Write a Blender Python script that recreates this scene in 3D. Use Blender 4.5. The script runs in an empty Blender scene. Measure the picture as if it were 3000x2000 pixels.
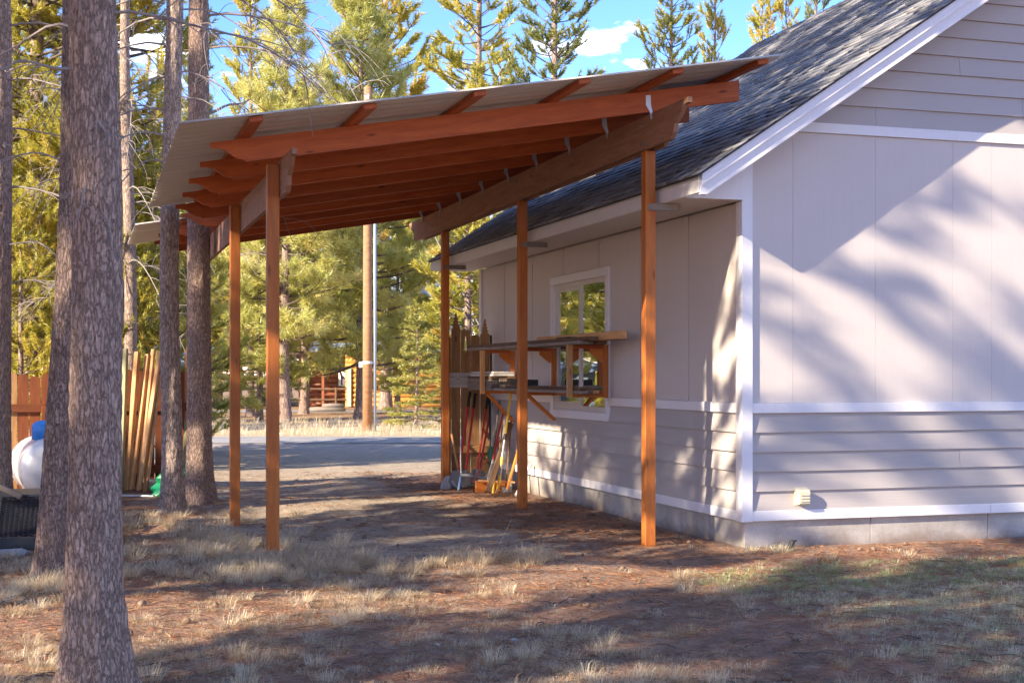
import bpy, bmesh, math, random
import numpy as np
from mathutils import Vector, Matrix, noise

SC = bpy.context.scene
COL = SC.collection
R = math.radians

# ------------------------------------------------------------------ camera
YAW = 17.4
cam_d = bpy.data.cameras.new('camera')
cam = bpy.data.objects.new('camera', cam_d)
COL.objects.link(cam)
cam.location = (0, 0, 1.553)
cam.rotation_euler = (R(90), 0, -R(YAW))
cam_d.sensor_width = 36
cam_d.lens = 48.6
cam_d.shift_y = 0.0327
cam_d.clip_end = 6000
cam_d.dof.use_dof = True
cam_d.dof.focus_distance = 14.0
cam_d.dof.aperture_fstop = 8
SC.camera = cam

# ------------------------------------------------------------------ sky
SUN = Vector((2.66, 1.0, -1.36)).normalized()          # the way the light travels
EL = math.asin(-SUN.z)
AZ = math.atan2(-SUN.x, -SUN.y)
world = bpy.data.worlds.new('World')
SC.world = world
world.use_nodes = True
wn = world.node_tree.nodes
wl = world.node_tree.links
wn.clear()
w_out = wn.new('ShaderNodeOutputWorld')
w_bg = wn.new('ShaderNodeBackground')
sky = wn.new('ShaderNodeTexSky')
sky.sky_type = 'NISHITA'
sky.sun_disc = False
sky.sun_elevation = EL
sky.sun_rotation = AZ % (2*math.pi)
sky.altitude = 1300
sky.air_density = 0.9
sky.dust_density = 0.3
sky.ozone_density = 3.0
w_bg.inputs['Strength'].default_value = 0.15
# clouds: a layer seen in perspective, the same all round the sky
tc = wn.new('ShaderNodeTexCoord')
sep = wn.new('ShaderNodeSeparateXYZ')
wl.new(tc.outputs['Generated'], sep.inputs[0])
zz = wn.new('ShaderNodeMath'); zz.operation = 'ADD'; zz.inputs[1].default_value = 0.16
wl.new(sep.outputs['Z'], zz.inputs[0])
comb = wn.new('ShaderNodeCombineXYZ')
for i, ax in enumerate(('X', 'Y')):
    dv = wn.new('ShaderNodeMath'); dv.operation = 'DIVIDE'
    wl.new(sep.outputs[ax], dv.inputs[0]); wl.new(zz.outputs[0], dv.inputs[1])
    wl.new(dv.outputs[0], comb.inputs[i])
cn = wn.new('ShaderNodeTexNoise')
cn.inputs['Scale'].default_value = 3.1
cn.inputs['Detail'].default_value = 7
cn.inputs['Roughness'].default_value = 0.55
wl.new(comb.outputs[0], cn.inputs['Vector'])
cr = wn.new('ShaderNodeValToRGB')
cr.color_ramp.elements[0].position = 0.575; cr.color_ramp.elements[0].color = (0, 0, 0, 1)
cr.color_ramp.elements[1].position = 0.66; cr.color_ramp.elements[1].color = (1, 1, 1, 1)
wl.new(cn.outputs['Fac'], cr.inputs[0])
hs = wn.new('ShaderNodeHueSaturation')
hs.inputs['Saturation'].default_value = 1.25
hs.inputs['Value'].default_value = 0.67
wl.new(sky.outputs[0], hs.inputs['Color'])
mx = wn.new('ShaderNodeMix'); mx.data_type = 'RGBA'
wl.new(cr.outputs[0], mx.inputs['Factor'])
tnt = wn.new('ShaderNodeMix'); tnt.data_type = 'RGBA'; tnt.blend_type = 'MULTIPLY'; tnt.inputs['Factor'].default_value = 1
wl.new(hs.outputs[0], tnt.inputs[6]); tnt.inputs[7].default_value = (1.25, .84, .92, 1)
wl.new(tnt.outputs[2], mx.inputs[6])
mx.inputs[7].default_value = (5.0, 5.0, 5.2, 1)
wl.new(mx.outputs[2], w_bg.inputs['Color'])
wl.new(w_bg.outputs[0], w_out.inputs['Surface'])

# ------------------------------------------------------------------ sun
sd = bpy.data.lights.new('sun', 'SUN')
sun = bpy.data.objects.new('sun', sd)
COL.objects.link(sun)
sd.energy = 2.75
sd.angle = R(0.55)
sd.color = (1.0, 0.87, 0.68)
sun.rotation_euler = (-SUN).to_track_quat('Z', 'Y').to_euler()
sun.location = (-20, -10, 30)

SC.view_settings.view_transform = 'Standard'
SC.view_settings.look = 'None'
SC.view_settings.gamma = 1
SC.view_settings.use_curve_mapping = False
SC.view_settings.exposure = 2.28

# ------------------------------------------------------------------ helpers
CY, SY = math.cos(R(YAW)), math.sin(R(YAW))
def spot(bearing, dist):
    """Survey point: bearing as tangent right of the view axis, distance ahead."""
    xr = bearing*dist
    return (SY*dist + CY*xr, CY*dist - SY*xr)
def bp(px, dist):
    return spot((px-1500)/4050.0, dist)

WM = {}
def W(o):
    return WM[o.name] if o is not None else Matrix.Identity(4)
def put(o, parent=None, M=None):
    if M is None: M = Matrix.Identity(4)
    if o.name not in COL.objects: COL.objects.link(o)
    WM[o.name] = M.copy()
    if parent is not None:
        o.parent = parent
        o.matrix_basis = W(parent).inverted() @ M
    else:
        o.matrix_basis = M
    return o
def tag(o, label, cat, group=None, kind=None):
    if label: o['label'] = label
    if cat: o['category'] = cat
    if group: o['group'] = group
    if kind: o['kind'] = kind
    return o
def thing(name, label, cat, loc=(0, 0, 0), group=None, rz=0.0):
    e = bpy.data.objects.new(name, None)
    e.empty_display_size = 0.2
    put(e, None, Matrix.Translation(loc) @ Matrix.Rotation(rz, 4, 'Z'))
    return tag(e, label, cat, group)

def np_mesh(name, V, F, mat=None, smooth=False, tint=None):
    """V (n,3), F (m,k) numpy arrays; tint per vertex."""
    V = np.ascontiguousarray(V, dtype=np.float32); F = np.ascontiguousarray(F, dtype=np.int32)
    me = bpy.data.meshes.new(name)
    k = F.shape[1]; m = F.shape[0]
    me.vertices.add(len(V)); me.vertices.foreach_set('co', V.ravel())
    me.loops.add(m*k); me.loops.foreach_set('vertex_index', F.ravel())
    me.polygons.add(m)
    me.polygons.foreach_set('loop_start', np.arange(0, m*k, k, dtype=np.int32))
    if smooth: me.polygons.foreach_set('use_smooth', np.ones(m, dtype=bool))
    me.update(calc_edges=True)
    if tint is not None:
        a = me.attributes.new('tint', 'FLOAT', 'POINT')
        a.data.foreach_set('value', np.ascontiguousarray(tint, dtype=np.float32))
    if mat: me.materials.append(mat)
    return me
def obj(name, me, parent=None, M=None):
    return put(bpy.data.objects.new(name, me), parent, M)

class MB:
    """collects simple shapes into one mesh"""
    def __init__(s): s.v = []; s.f = []
    def poly(s, vs, fs):
        b = len(s.v); s.v += [tuple(p) for p in vs]; s.f += [[i+b for i in f] for f in fs]; return s
    def box(s, x0, x1, y0, y1, z0, z1):
        return s.poly([(x0,y0,z0),(x1,y0,z0),(x1,y1,z0),(x0,y1,z0),(x0,y0,z1),(x1,y0,z1),(x1,y1,z1),(x0,y1,z1)],
                      [(3,2,1,0),(4,5,6,7),(0,1,5,4),(1,2,6,5),(2,3,7,6),(3,0,4,7)])
    def prism(s, pts, d, axis='Y'):
        """pts: 2D outline; extruded d0..d1 along axis. Y: pts are (x,z); X: (y,z); Z: (x,y)"""
        d0, d1 = d; n = len(pts)
        if axis == 'Y': A = [(p[0], d0, p[1]) for p in pts]; B = [(p[0], d1, p[1]) for p in pts]
        elif axis == 'X': A = [(d0, p[0], p[1]) for p in pts]; B = [(d1, p[0], p[1]) for p in pts]
        else: A = [(p[0], p[1], d0) for p in pts]; B = [(p[0], p[1], d1) for p in pts]
        return s.poly(A+B, [list(range(n)), list(range(2*n-1, n-1, -1))] + [(i, i+n, (i+1) % n+n, (i+1) % n) for i in range(n)])
    def tube(s, pts, rad, n=8, cap=True):
        V, F = sweep(pts, rad, n)
        b = len(s.v); s.v += [tuple(p) for p in V]; s.f += [[i+b for i in f] for f in F]
        if cap:
            s.f.append([b+i for i in range(n)][::-1]); s.f.append([len(s.v)-n+i for i in range(n)])
        return s
    def mesh(s, name, mat, smooth=False, fix=True):
        me = bpy.data.meshes.new(name)
        me.from_pydata(s.v, [], s.f)
        if fix:
            bm = bmesh.new(); bm.from_mesh(me); bmesh.ops.recalc_face_normals(bm, faces=bm.faces); bm.to_mesh(me); bm.free()
        if smooth:
            me.polygons.foreach_set('use_smooth', [True]*len(me.polygons))
        me.materials.append(mat)
        return me
    def build(s, name, mat, parent=None, M=None, smooth=False, local=False):
        """vertices given in world space (or in M's space when local)"""
        me = s.mesh(name, mat, smooth)
        if M is not None and not local: me.transform(M.inverted())
        if M is None:
            c = Vector((0, 0, 0))
            for p in s.v: c += Vector(p)
            c /= len(s.v); M = Matrix.Translation(c); me.transform(M.inverted())
        return obj(name, me, parent, M)

def frame_of(d, up=Vector((0, 0, 1))):
    d = Vector(d).normalized()
    if abs(d.dot(up)) > .97: up = Vector((0, 1, 0))
    y = up.cross(d).normalized(); z = d.cross(y).normalized()
    return d, y, z
def sweep(pts, rad, n=8):
    pts = [Vector(p) for p in pts]; V = []; F = []
    t = (pts[1]-pts[0]).normalized(); _, u, w = frame_of(t)
    for i, p in enumerate(pts):
        t2 = (pts[min(i+1, len(pts)-1)]-pts[max(i-1, 0)]).normalized()
        u = (u - t2*u.dot(t2)).normalized(); w = t2.cross(u)
        r = rad[i] if hasattr(rad, '__len__') else rad
        for k in range(n):
            a = 2*math.pi*k/n
            V.append(p+u*(math.cos(a)*r)+w*(math.sin(a)*r))
    for i in range(len(pts)-1):
        for k in range(n):
            a = i*n+k; b = i*n+(k+1) % n
            F.append((a, b, b+n, a+n))
    return V, F

BOXCACHE = {}
def bevel_box(L, w, t, mat, bev=.004):
    key = (round(L, 3), round(w, 4), round(t, 4), mat.name, bev)
    if key in BOXCACHE: return BOXCACHE[key]
    bm = bmesh.new(); bmesh.ops.create_cube(bm, size=1)
    for v in bm.verts: v.co = Vector((v.co.x*L, v.co.y*w, v.co.z*t))
    bmesh.ops.bevel(bm, geom=bm.edges[:], offset=min(bev, t*.3), segments=1, affect='EDGES')
    me = bpy.data.meshes.new('board'); bm.to_mesh(me); bm.free()
    me.materials.append(mat); BOXCACHE[key] = me
    return me
def board(name, p0, p1, w, t, mat, parent=None, up=(0, 0, 1), bev=.004):
    """timber from p0 to p1 (centre line); t along 'up' side, w across; local X is its length"""
    p0 = Vector(p0); p1 = Vector(p1); d, y, z = frame_of(p1-p0, Vector(up))
    M = Matrix((d, y, z)).transposed().to_4x4(); M.translation = (p0+p1)/2
    return obj(name, bevel_box((p1-p0).length, w, t, mat, bev), parent, M)
def bbox(name, x0, x1, y0, y1, z0, z1, mat, parent=None, bev=.004):
    """axis-aligned timber; local X along its longest side"""
    d = [(x1-x0), (y1-y0), (z1-z0)]; k = d.index(max(d)); c = ((x0+x1)/2, (y0+y1)/2, (z0+z1)/2)
    ax = [Vector((1,0,0)), Vector((0,1,0)), Vector((0,0,1))]
    a = ax[k]; b = ax[(k+1) % 3]; e = ax[(k+2) % 3]
    M = Matrix((a, b, e)).transposed().to_4x4(); M.translation = c
    return obj(name, bevel_box(d[k], d[(k+1) % 3], d[(k+2) % 3], mat, bev), parent, M)

# ------------------------------------------------------------------ material helpers
class NT:
    def __init__(s, name):
        s.m = bpy.data.materials.new(name); s.m.use_nodes = True
        s.n = s.m.node_tree.nodes; s.l = s.m.node_tree.links
        s.b = s.n['Principled BSDF']; s.out = s.n['Material Output']
    def new(s, t, **kw):
        nd = s.n.new(t)
        for k, v in kw.items():
            if k.startswith('_'): setattr(nd, k[1:], v)
            else:
                key = k.replace('__', ' ')
                if hasattr(v, 'is_output') or isinstance(v, bpy.types.NodeSocket): s.l.new(v, nd.inputs[key])
                else: nd.inputs[key].default_value = v
        return nd
    def coord(s, which='Object', scale=(1, 1, 1), rot=(0, 0, 0)):
        t = s.new('ShaderNodeTexCoord'); mp = s.new('ShaderNodeMapping')
        s.l.new(t.outputs[which], mp.inputs['Vector']); mp.inputs['Scale'].default_value = scale; mp.inputs['Rotation'].default_value = rot
        return mp.outputs[0]
    def world(s, scale=(1, 1, 1)):
        g = s.new('ShaderNodeNewGeometry'); mp = s.new('ShaderNodeMapping')
        s.l.new(g.outputs['Position'], mp.inputs['Vector']); mp.inputs['Scale'].default_value = scale
        return mp.outputs[0]
    def noise(s, vec, scale, detail=5, rough=.55, dist=0):
        return s.new('ShaderNodeTexNoise', Vector=vec, Scale=scale, Detail=detail, Roughness=rough, Distortion=dist).outputs['Fac']
    def ramp(s, fac, stops):
        r = s.new('ShaderNodeValToRGB'); s.l.new(fac, r.inputs[0]); e = r.color_ramp.elements
        while len(e) < len(stops): e.new(.5)
        for q, (p, c) in zip(e, stops): q.position = p; q.color = (c, c, c, 1) if not hasattr(c, '__len__') else (*c, 1)
        return r.outputs[0]
    def mix(s, fac, a, b, blend='MIX'):
        m = s.new('ShaderNodeMix', _data_type='RGBA', _blend_type=blend)
        for i, v in ((0, fac), (6, a), (7, b)):
            if isinstance(v, bpy.types.NodeSocket): s.l.new(v, m.inputs[i])
            elif hasattr(v, '__len__'): m.inputs[i].default_value = (*v, 1)
            else: m.inputs[i].default_value = v
        return m.outputs[2]
    def math(s, op, a, b=0.0, clamp=False):
        m = s.new('ShaderNodeMath', _operation=op); m.use_clamp = clamp
        for i, v in ((0, a), (1, b)):
            if isinstance(v, bpy.types.NodeSocket): s.l.new(v, m.inputs[i])
            else: m.inputs[i].default_value = v
        return m.outputs[0]
    def bump(s, h, strength=.3, dist=.01):
        b = s.new('ShaderNodeBump', Strength=strength, Distance=dist, Height=h)
        s.l.new(b.outputs[0], s.b.inputs['Normal']); return b
    def done(s, col=None, rough=None, metal=None, spec=None):
        for k, v in (('Base Color', col), ('Roughness', rough), ('Metallic', metal), ('Specular IOR Level', spec)):
            if v is None: continue
            if isinstance(v, bpy.types.NodeSocket): s.l.new(v, s.b.inputs[k])
            elif k == 'Base Color': s.b.inputs[k].default_value = (*v, 1)
            else: s.b.inputs[k].default_value = v
        return s.m

def wood(name, dark, light, rough=.6, knots=.8, grain=.35, vary=.22, weather=None):
    t = NT(name); c = t.coord('Object', (1.6, 14, 14))
    oi = t.new('ShaderNodeObjectInfo')
    off = t.new('ShaderNodeVectorMath', _operation='ADD'); t.l.new(c, off.inputs[0])
    rr = t.math('MULTIPLY', oi.outputs['Random'], 57.0); cb = t.new('ShaderNodeCombineXYZ', X=rr, Y=rr, Z=rr)
    t.l.new(cb.outputs[0], off.inputs[1]); c = off.outputs[0]
    n = t.noise(c, 1.5, 6, .6, .6)
    col = t.ramp(n, [(.3, dark), (.7, light)])
    fine = t.noise(t.coord('Object', (3, 120, 120)), 2.0, 3, .6)
    col = t.mix(.35, col, t.ramp(fine, [(.3, .35), (.7, 1.0)]), 'MULTIPLY')
    if knots:
        kc = t.coord('Object', (1.6, 6.5, 6.5)); ko = t.new('ShaderNodeVectorMath', _operation='ADD')
        t.l.new(kc, ko.inputs[0]); t.l.new(cb.outputs[0], ko.inputs[1])
        v = t.new('ShaderNodeTexVoronoi', Vector=ko.outputs[0], Scale=1.3)
        col = t.mix(t.ramp(v.outputs['Distance'], [(.05, knots), (.13, 0.0)]), col, tuple(x*.28 for x in dark))
    if weather:
        wn_ = t.noise(t.coord('Object', (.8, 5, 5)), 1.2, 4)
        col = t.mix(t.ramp(wn_, [(.42, 0.0), (.68, .75)]), col, weather)
    hsv = t.new('ShaderNodeHueSaturation', Color=col)
    t.l.new(t.math('ADD', t.math('MULTIPLY', oi.outputs['Random'], vary*2), 1-vary), hsv.inputs['Value'])
    t.bump(fine, grain, .004)
    return t.done(hsv.outputs[0], rough, spec=.35)
def plain(name, col, rough=.5, metal=0.0, var=.12, scale=8, bump=.08, spec=.5):
    t = NT(name); n = t.noise(t.coord('Object'), scale, 5)
    c = t.mix(n, tuple(x*(1-var) for x in col), tuple(min(1, x*(1+var)) for x in col))
    t.bump(t.noise(t.coord('Object'), scale*6, 3), bump, .004)
    return t.done(c, rough, metal, spec)
# ------------------------------------------------------------------ materials
M_POST = wood('stained_post_wood', (.46, .122, .02), (.63, .20, .034), .55, .7)
M_RAFT = wood('stained_rafter_wood', (.37, .072, .015), (.53, .13, .027), .55, .9)
M_BEAM = wood('rough_beam_wood', (.33, .155, .085), (.47, .25, .15), .75, .5)
M_OLD = wood('weathered_lumber', (.17, .125, .095), (.34, .26, .19), .8, .5, .5, .25, (.22, .2, .185))
M_PALE = wood('pale_primed_trim', (.50, .45, .40), (.66, .61, .55), .7, .2)
M_NEW = wood('fresh_cut_fir', (.58, .27, .095), (.74, .42, .18), .65, .8)
M_FENCE = wood('cedar_fence_wood', (.17, .045, .014), (.27, .08, .025), .7, .8)
M_FENCE2 = wood('cedar_fence_light', (.34, .17, .065), (.50, .27, .11), .7, .8)
M_PLY = wood('greenish_plywood', (.30, .27, .13), (.42, .38, .2), .75, .2)
M_POLE = wood('utility_pole_wood', (.30, .14, .065), (.46, .25, .13), .8, .4)
M_LOG = wood('varnished_log', (.50, .22, .045), (.66, .33, .08), .45, .4)
M_LOGD = wood('dark_red_log', (.24, .075, .035), (.34, .12, .05), .5, .4)
M_DIRTYWOOD = wood('dark_stained_plank', (.10, .055, .03), (.2, .11, .06), .75, .4)

def painted(name, col, rough=.55, streak=.05, grain=.25, dirt=(.35, .3, .27)):
    t = NT(name)
    w = t.world((1, 1, 1))
    big = t.noise(w, .9, 4, .6)
    st = t.noise(t.world((9, 9, .35)), 3.0, 4, .6)
    c = t.mix(big, tuple(x*(1-streak) for x in col), tuple(min(1, x*(1+streak)) for x in col))
    c = t.mix(t.ramp(st, [(.45, 0.0), (.8, .08)]), c, dirt)
    fl = t.noise(t.world((6, 6, 6)), 2.2, 6, .65)
    c = t.mix(t.ramp(fl, [(.62, 0.0), (.78, .22)]), c, dirt)
    t.bump(t.noise(t.world((90, 90, 4)), 1.6, 4, .6), grain, .004)
    return t.done(c, rough, spec=.35)
M_PANEL = painted('panel_paint', (.595, .525, .475))
M_TRIM = painted('trim_paint', (.76, .73, .72), .5, .03, .15)
def lapmat():
    t = NT('lap_siding_paint')
    oi = t.new('ShaderNodeObjectInfo')
    c = t.mix(t.noise(t.world(), 1.1, 4), (.40, .355, .325), (.45, .40, .368))
    hsv = t.new('ShaderNodeHueSaturation', Color=c)
    t.l.new(t.math('ADD', t.math('MULTIPLY', oi.outputs['Random'], .08), .96), hsv.inputs['Value'])
    wv = t.new('ShaderNodeTexWave', Vector=t.world((.35, .35, 7)), Scale=1.6, Distortion=9, Detail=3)
    wv.bands_direction = 'Z'
    t.bump(wv.outputs['Fac'], .07, .003)
    return t.done(hsv.outputs[0], .55, spec=.35)
M_LAP = lapmat()

def concrete():
    t = NT('foundation_concrete')
    n = t.noise(t.world(), 2.2, 7, .65); f = t.noise(t.world(), 40, 3)
    c = t.ramp(n, [(.3, (.33, .29, .25)), (.55, (.47, .43, .38)), (.75, (.55, .51, .46))])
    c = t.mix(.25, c, t.ramp(f, [(.3, .5), (.7, 1.0)]), 'MULTIPLY')
    g = t.new('ShaderNodeNewGeometry'); sp = t.new('ShaderNodeSeparateXYZ', Vector=g.outputs['Position'])
    soil = t.math('ADD', sp.outputs['Z'], t.math('MULTIPLY', t.math('SUBTRACT', n, .5), .22))
    c = t.mix(t.ramp(soil, [(.0, .65), (.09, 0.0)]), c, (.2, .135, .095))
    t.bump(f, .3, .006)
    return t.done(c, .85, spec=.2)
M_CONC = concrete()

def shingle():
    t = NT('asphalt_shingle')
    at = t.new('ShaderNodeAttribute', _attribute_name='tint'); oi = t.new('ShaderNodeObjectInfo')
    k = t.math('FRACT', t.math('ADD', at.outputs['Fac'], oi.outputs['Random']))
    c = t.ramp(k, [(0, (.145, .147, .165)), (.5, (.21, .207, .215)), (1, (.31, .295, .285))])
    g = t.noise(t.world(), 160, 2)
    c = t.mix(.5, c, t.ramp(g, [(.3, .45), (.7, 1.25)]), 'MULTIPLY')
    t.bump(g, .5, .004)
    return t.done(c, .7, spec=.45)
M_SHING = shingle()
M_DECK = plain('roof_felt', (.05, .05, .055), .9)

def bark(name, c_hi, c_lo, sc=1.0):
    t = NT(name)
    v = t.coord('Object', (30*sc, 30*sc, 8.0*sc))
    nz = t.new('ShaderNodeTexNoise', Vector=v, Scale=.9, Detail=4, Roughness=.6)
    wv = t.new('ShaderNodeVectorMath', _operation='MULTIPLY_ADD'); t.l.new(nz.outputs['Color'], wv.inputs[0])
    wv.inputs[1].default_value = (2.2, 2.2, 2.2); t.l.new(v, wv.inputs[2])
    vo = t.new('ShaderNodeTexVoronoi', Vector=wv.outputs[0], Scale=1.0, _feature='DISTANCE_TO_EDGE')
    vc = t.new('ShaderNodeTexVoronoi', Vector=wv.outputs[0], Scale=1.0)
    crack = t.ramp(vo.outputs['Distance'], [(.0, .16), (.045, .55), (.2, 1.0)])
    fl = t.noise(t.coord('Object', (70*sc, 70*sc, 30*sc)), 1.0, 5, .65)
    flake = t.ramp(fl, [(.3, tuple(x*.55 for x in c_hi)), (.5, c_hi), (.7, tuple(min(1, x*1.5) for x in c_hi))])
    sepc = t.new('ShaderNodeSeparateColor', Color=vc.outputs['Color'])
    hv = t.new('ShaderNodeHueSaturation', Color=flake); t.l.new(t.math('ADD', t.math('MULTIPLY', sepc.outputs[0], .24), .88), hv.inputs['Value'])
    big = t.noise(t.coord('Object', (3, 3, 1)), 1.5, 3)
    base = t.mix(t.ramp(big, [(.4, 0.0), (.7, .35)]), hv.outputs[0], (c_hi[0]*.85, c_hi[1]*.7, c_hi[2]*.62))
    c = t.mix(crack, c_lo, base)
    h = t.math('ADD', t.math('MULTIPLY', crack, .8), t.math('MULTIPLY', fl, .6))
    t.bump(h, .8, .015)
    return t.done(c, .9, spec=.15)
M_BARK = bark('pine_bark_grey_brown', (.42, .295, .23), (.14, .092, .07), 1.35)
M_BARKD = bark('pine_bark_dark', (.31, .22, .18), (.085, .06, .048), 1.4)
M_BARK2 = bark('pine_bark_pale', (.46, .35, .285), (.14, .095, .072), 1.2)
M_BARKF = bark('far_pine_bark', (.36, .26, .21), (.11, .07, .055), .5)
M_TWIG = plain('dead_twig_grey', (.30, .25, .225), .85, 0, .3, 20)
M_TWIGD = plain('twig_brown', (.12, .085, .065), .85, 0, .3, 20)

def leafy(name, stops, trans=.35):
    t = NT(name)
    at = t.new('ShaderNodeAttribute', _attribute_name='tint'); oi = t.new('ShaderNodeObjectInfo')
    k = t.math('ADD', at.outputs['Fac'], t.math('MULTIPLY', t.math('SUBTRACT', oi.outputs['Random'], .5), .3), True)
    c = t.ramp(k, stops)
    t.n.remove(t.b)
    d = t.new('ShaderNodeBsdfDiffuse', Color=c); tr = t.new('ShaderNodeBsdfTranslucent', Color=c)
    m1 = t.new('ShaderNodeMixShader', Fac=trans); t.l.new(d.outputs[0], m1.inputs[1]); t.l.new(tr.outputs[0], m1.inputs[2])
    gl = t.new('ShaderNodeBsdfGlossy', Color=(1, 1, .9, 1), Roughness=.38)
    m2 = t.new('ShaderNodeMixShader', Fac=.05); t.l.new(m1.outputs[0], m2.inputs[1]); t.l.new(gl.outputs[0], m2.inputs[2])
    t.l.new(m2.outputs[0], t.out.inputs['Surface'])
    return t.m
M_PONDER = leafy('long_needle_foliage', [(0, (.36, .37, .08)), (.5, (.60, .58, .17)), (.85, (.76, .70, .26)), (1, (.74, .62, .25))], .5)
M_LODGE = leafy('short_needle_foliage', [(0, (.30, .31, .055)), (.5, (.53, .49, .085)), (.85, (.70, .60, .12)), (1, (.66, .46, .11))], .5)
M_LODGD = leafy('dark_needle_foliage', [(0, (.13, .16, .045)), (.5, (.27, .29, .075)), (.9, (.44, .41, .09)), (1, (.44, .3, .08))], .45)
M_FIR = leafy('young_fir_foliage', [(0, (.26, .27, .05)), (.5, (.42, .40, .09)), (1, (.55, .48, .12))], .42)
M_GRASS = leafy('dry_bunch_grass', [(0, (.48, .34, .19)), (.35, (.68, .53, .34)), (.6, (.80, .69, .50)), (.78, (.62, .58, .34)), (1, (.36, .40, .16))], .4)
M_LITTER = leafy('fallen_needles', [(0, (.18, .075, .04)), (.5, (.38, .16, .075)), (.85, (.52, .28, .13)), (1, (.62, .47, .31))], .1)

M_GALV = plain('galvanised_metal', (.55, .56, .57), .45, .7, .1, 30)
M_BOLT = plain('bolt_metal', (.35, .32, .3), .5, .8)
M_SHEET = plain('beige_roof_sheet', (.56, .50, .43), .5, 0, .07, 3, .03)
M_STEEL = plain('grey_tool_steel', (.30, .31, .33), .45, .6, .25, 25)
M_RED = plain('red_handle_paint', (.50, .03, .03), .4, 0, .2, 12)
M_REDB = plain('rust_red_bar', (.42, .10, .06), .6, 0, .3, 12)
M_BLACK = plain('black_rubber', (.018, .018, .02), .55)
M_BLKSTEEL = plain('black_steel_paint', (.022, .024, .03), .4, .1, .3, 12)
M_YEL = plain('yellow_fibreglass', (.72, .46, .03), .4, 0, .12, 12)
M_ORG = plain('orange_handle', (.80, .26, .03), .4, 0, .12, 12)
M_BLUE = plain('blue_plastic', (.02, .22, .62), .4, 0, .12, 5)
M_BLUED = plain('dull_blue_paint', (.07, .13, .25), .5, 0, .2, 12)
M_GREEN = plain('green_plastic_bag', (.015, .36, .13), .35, 0, .25, 10)
M_TANK = plain('white_tank_enamel', (.60, .60, .60), .28, 0, .05, 5, .02)
M_WHITE = plain('white_plastic', (.75, .74, .72), .4, 0, .06, 6)
M_VINYL = plain('almond_window_vinyl', (.66, .60, .53), .4, 0, .04, 6, .03)
M_STONE = plain('grey_stone', (.36, .34, .32), .9, 0, .35, 9, .5, .2)
M_CONDUIT = plain('grey_conduit', (.34, .40, .50), .45, .2, .12, 6)
M_VENT = plain('aged_cream_plastic', (.55, .50, .36), .5, 0, .15, 10)
M_WIRE = plain('wire_grey', (.5, .5, .52), .5, .4)
M_ROOFB = plain('pale_blue_roof_metal', (.50, .60, .68), .4, .2, .08, 2)
M_SLATE = plain('slate_blue_siding', (.10, .14, .18), .6, 0, .15, 3)
M_DIM = plain('dim_interior', (.035, .033, .03), .9)
M_TEAL = plain('pale_green_trim', (.36, .5, .36), .5)
def glass():
    t = NT('window_glass')
    t.n.remove(t.b)
    gl = t.new('ShaderNodeBsdfGlossy', Color=(.92, .94, .95, 1), Roughness=.0)
    dk = t.new('ShaderNodeBsdfDiffuse', Color=(.02, .022, .022, 1))
    # old double glazing bows a little
    nz = t.noise(t.coord('Object', (1, 1, 1)), 1.6, 1)
    bp_ = t.new('ShaderNodeBump', Strength=.05, Distance=.05, Height=nz); t.l.new(bp_.outputs[0], gl.inputs['Normal'])
    fr = t.new('ShaderNodeFresnel', IOR=1.9)
    f2 = t.math('ADD', t.math('MULTIPLY', fr.outputs[0], .75), .72, True)
    m = t.new('ShaderNodeMixShader', Fac=f2); t.l.new(dk.outputs[0], m.inputs[1]); t.l.new(gl.outputs[0], m.inputs[2])
    t.l.new(m.outputs[0], t.out.inputs['Surface'])
    return t.m
M_GLASS = glass()
# ------------------------------------------------------------------ ground
def sstep(a, b, x):
    t = min(1, max(0, (x-a)/(b-a))); return t*t*(3-2*t)
def gz(x, y):
    n = noise.noise(Vector((x*.55, y*.55, 3.1)))*.045 + noise.noise(Vector((x*1.2, y*2.4, 8.2)))*.028
    flat = sstep(0, .6, max(5.1-x, 10.9-y, 0)) if x > 4.5 and y > 10.3 else 1
    n *= .35+.65*flat
    if y > 20: n *= max(0, 1-(y-20)*.1)
    return n
def lines(a, b, step, lo, hi, g=1.16):
    c = list(np.arange(a, b, step)); s = step; x = a
    left = []
    while x > lo: s *= g; x -= s; left.append(x)
    s = step; x = c[-1]; right = []
    while x < hi: s *= g; x += s; right.append(x)
    return np.array(left[::-1]+c+right)
gx = lines(-5, 10.5, .085, -2500, 2500); gy = lines(5.0, 25, .085, -300, 4000)
GX, GY = np.meshgrid(gx, gy)
GZ = np.zeros_like(GX)
for j in range(GX.shape[0]):
    for i in range(GX.shape[1]):
        x = GX[j, i]; y = GY[j, i]
        if -40 < x < 60 and -20 < y < 90:
            f = noise.noise(Vector((x*6, y*6, 1.0)))*.010+noise.noise(Vector((x*13, y*13, 4.0)))*.006 if (-5 < x < 11 and 4 < y < 26) else 0
            GZ[j, i] = gz(x, y)+f
V = np.stack([GX.ravel(), GY.ravel(), GZ.ravel()], 1)
nx = len(gx); ny = len(gy)
idx = np.arange(nx*ny).reshape(ny, nx)
F = np.stack([idx[:-1, :-1].ravel(), idx[:-1, 1:].ravel(), idx[1:, 1:].ravel(), idx[1:, :-1].ravel()], 1)

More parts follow.
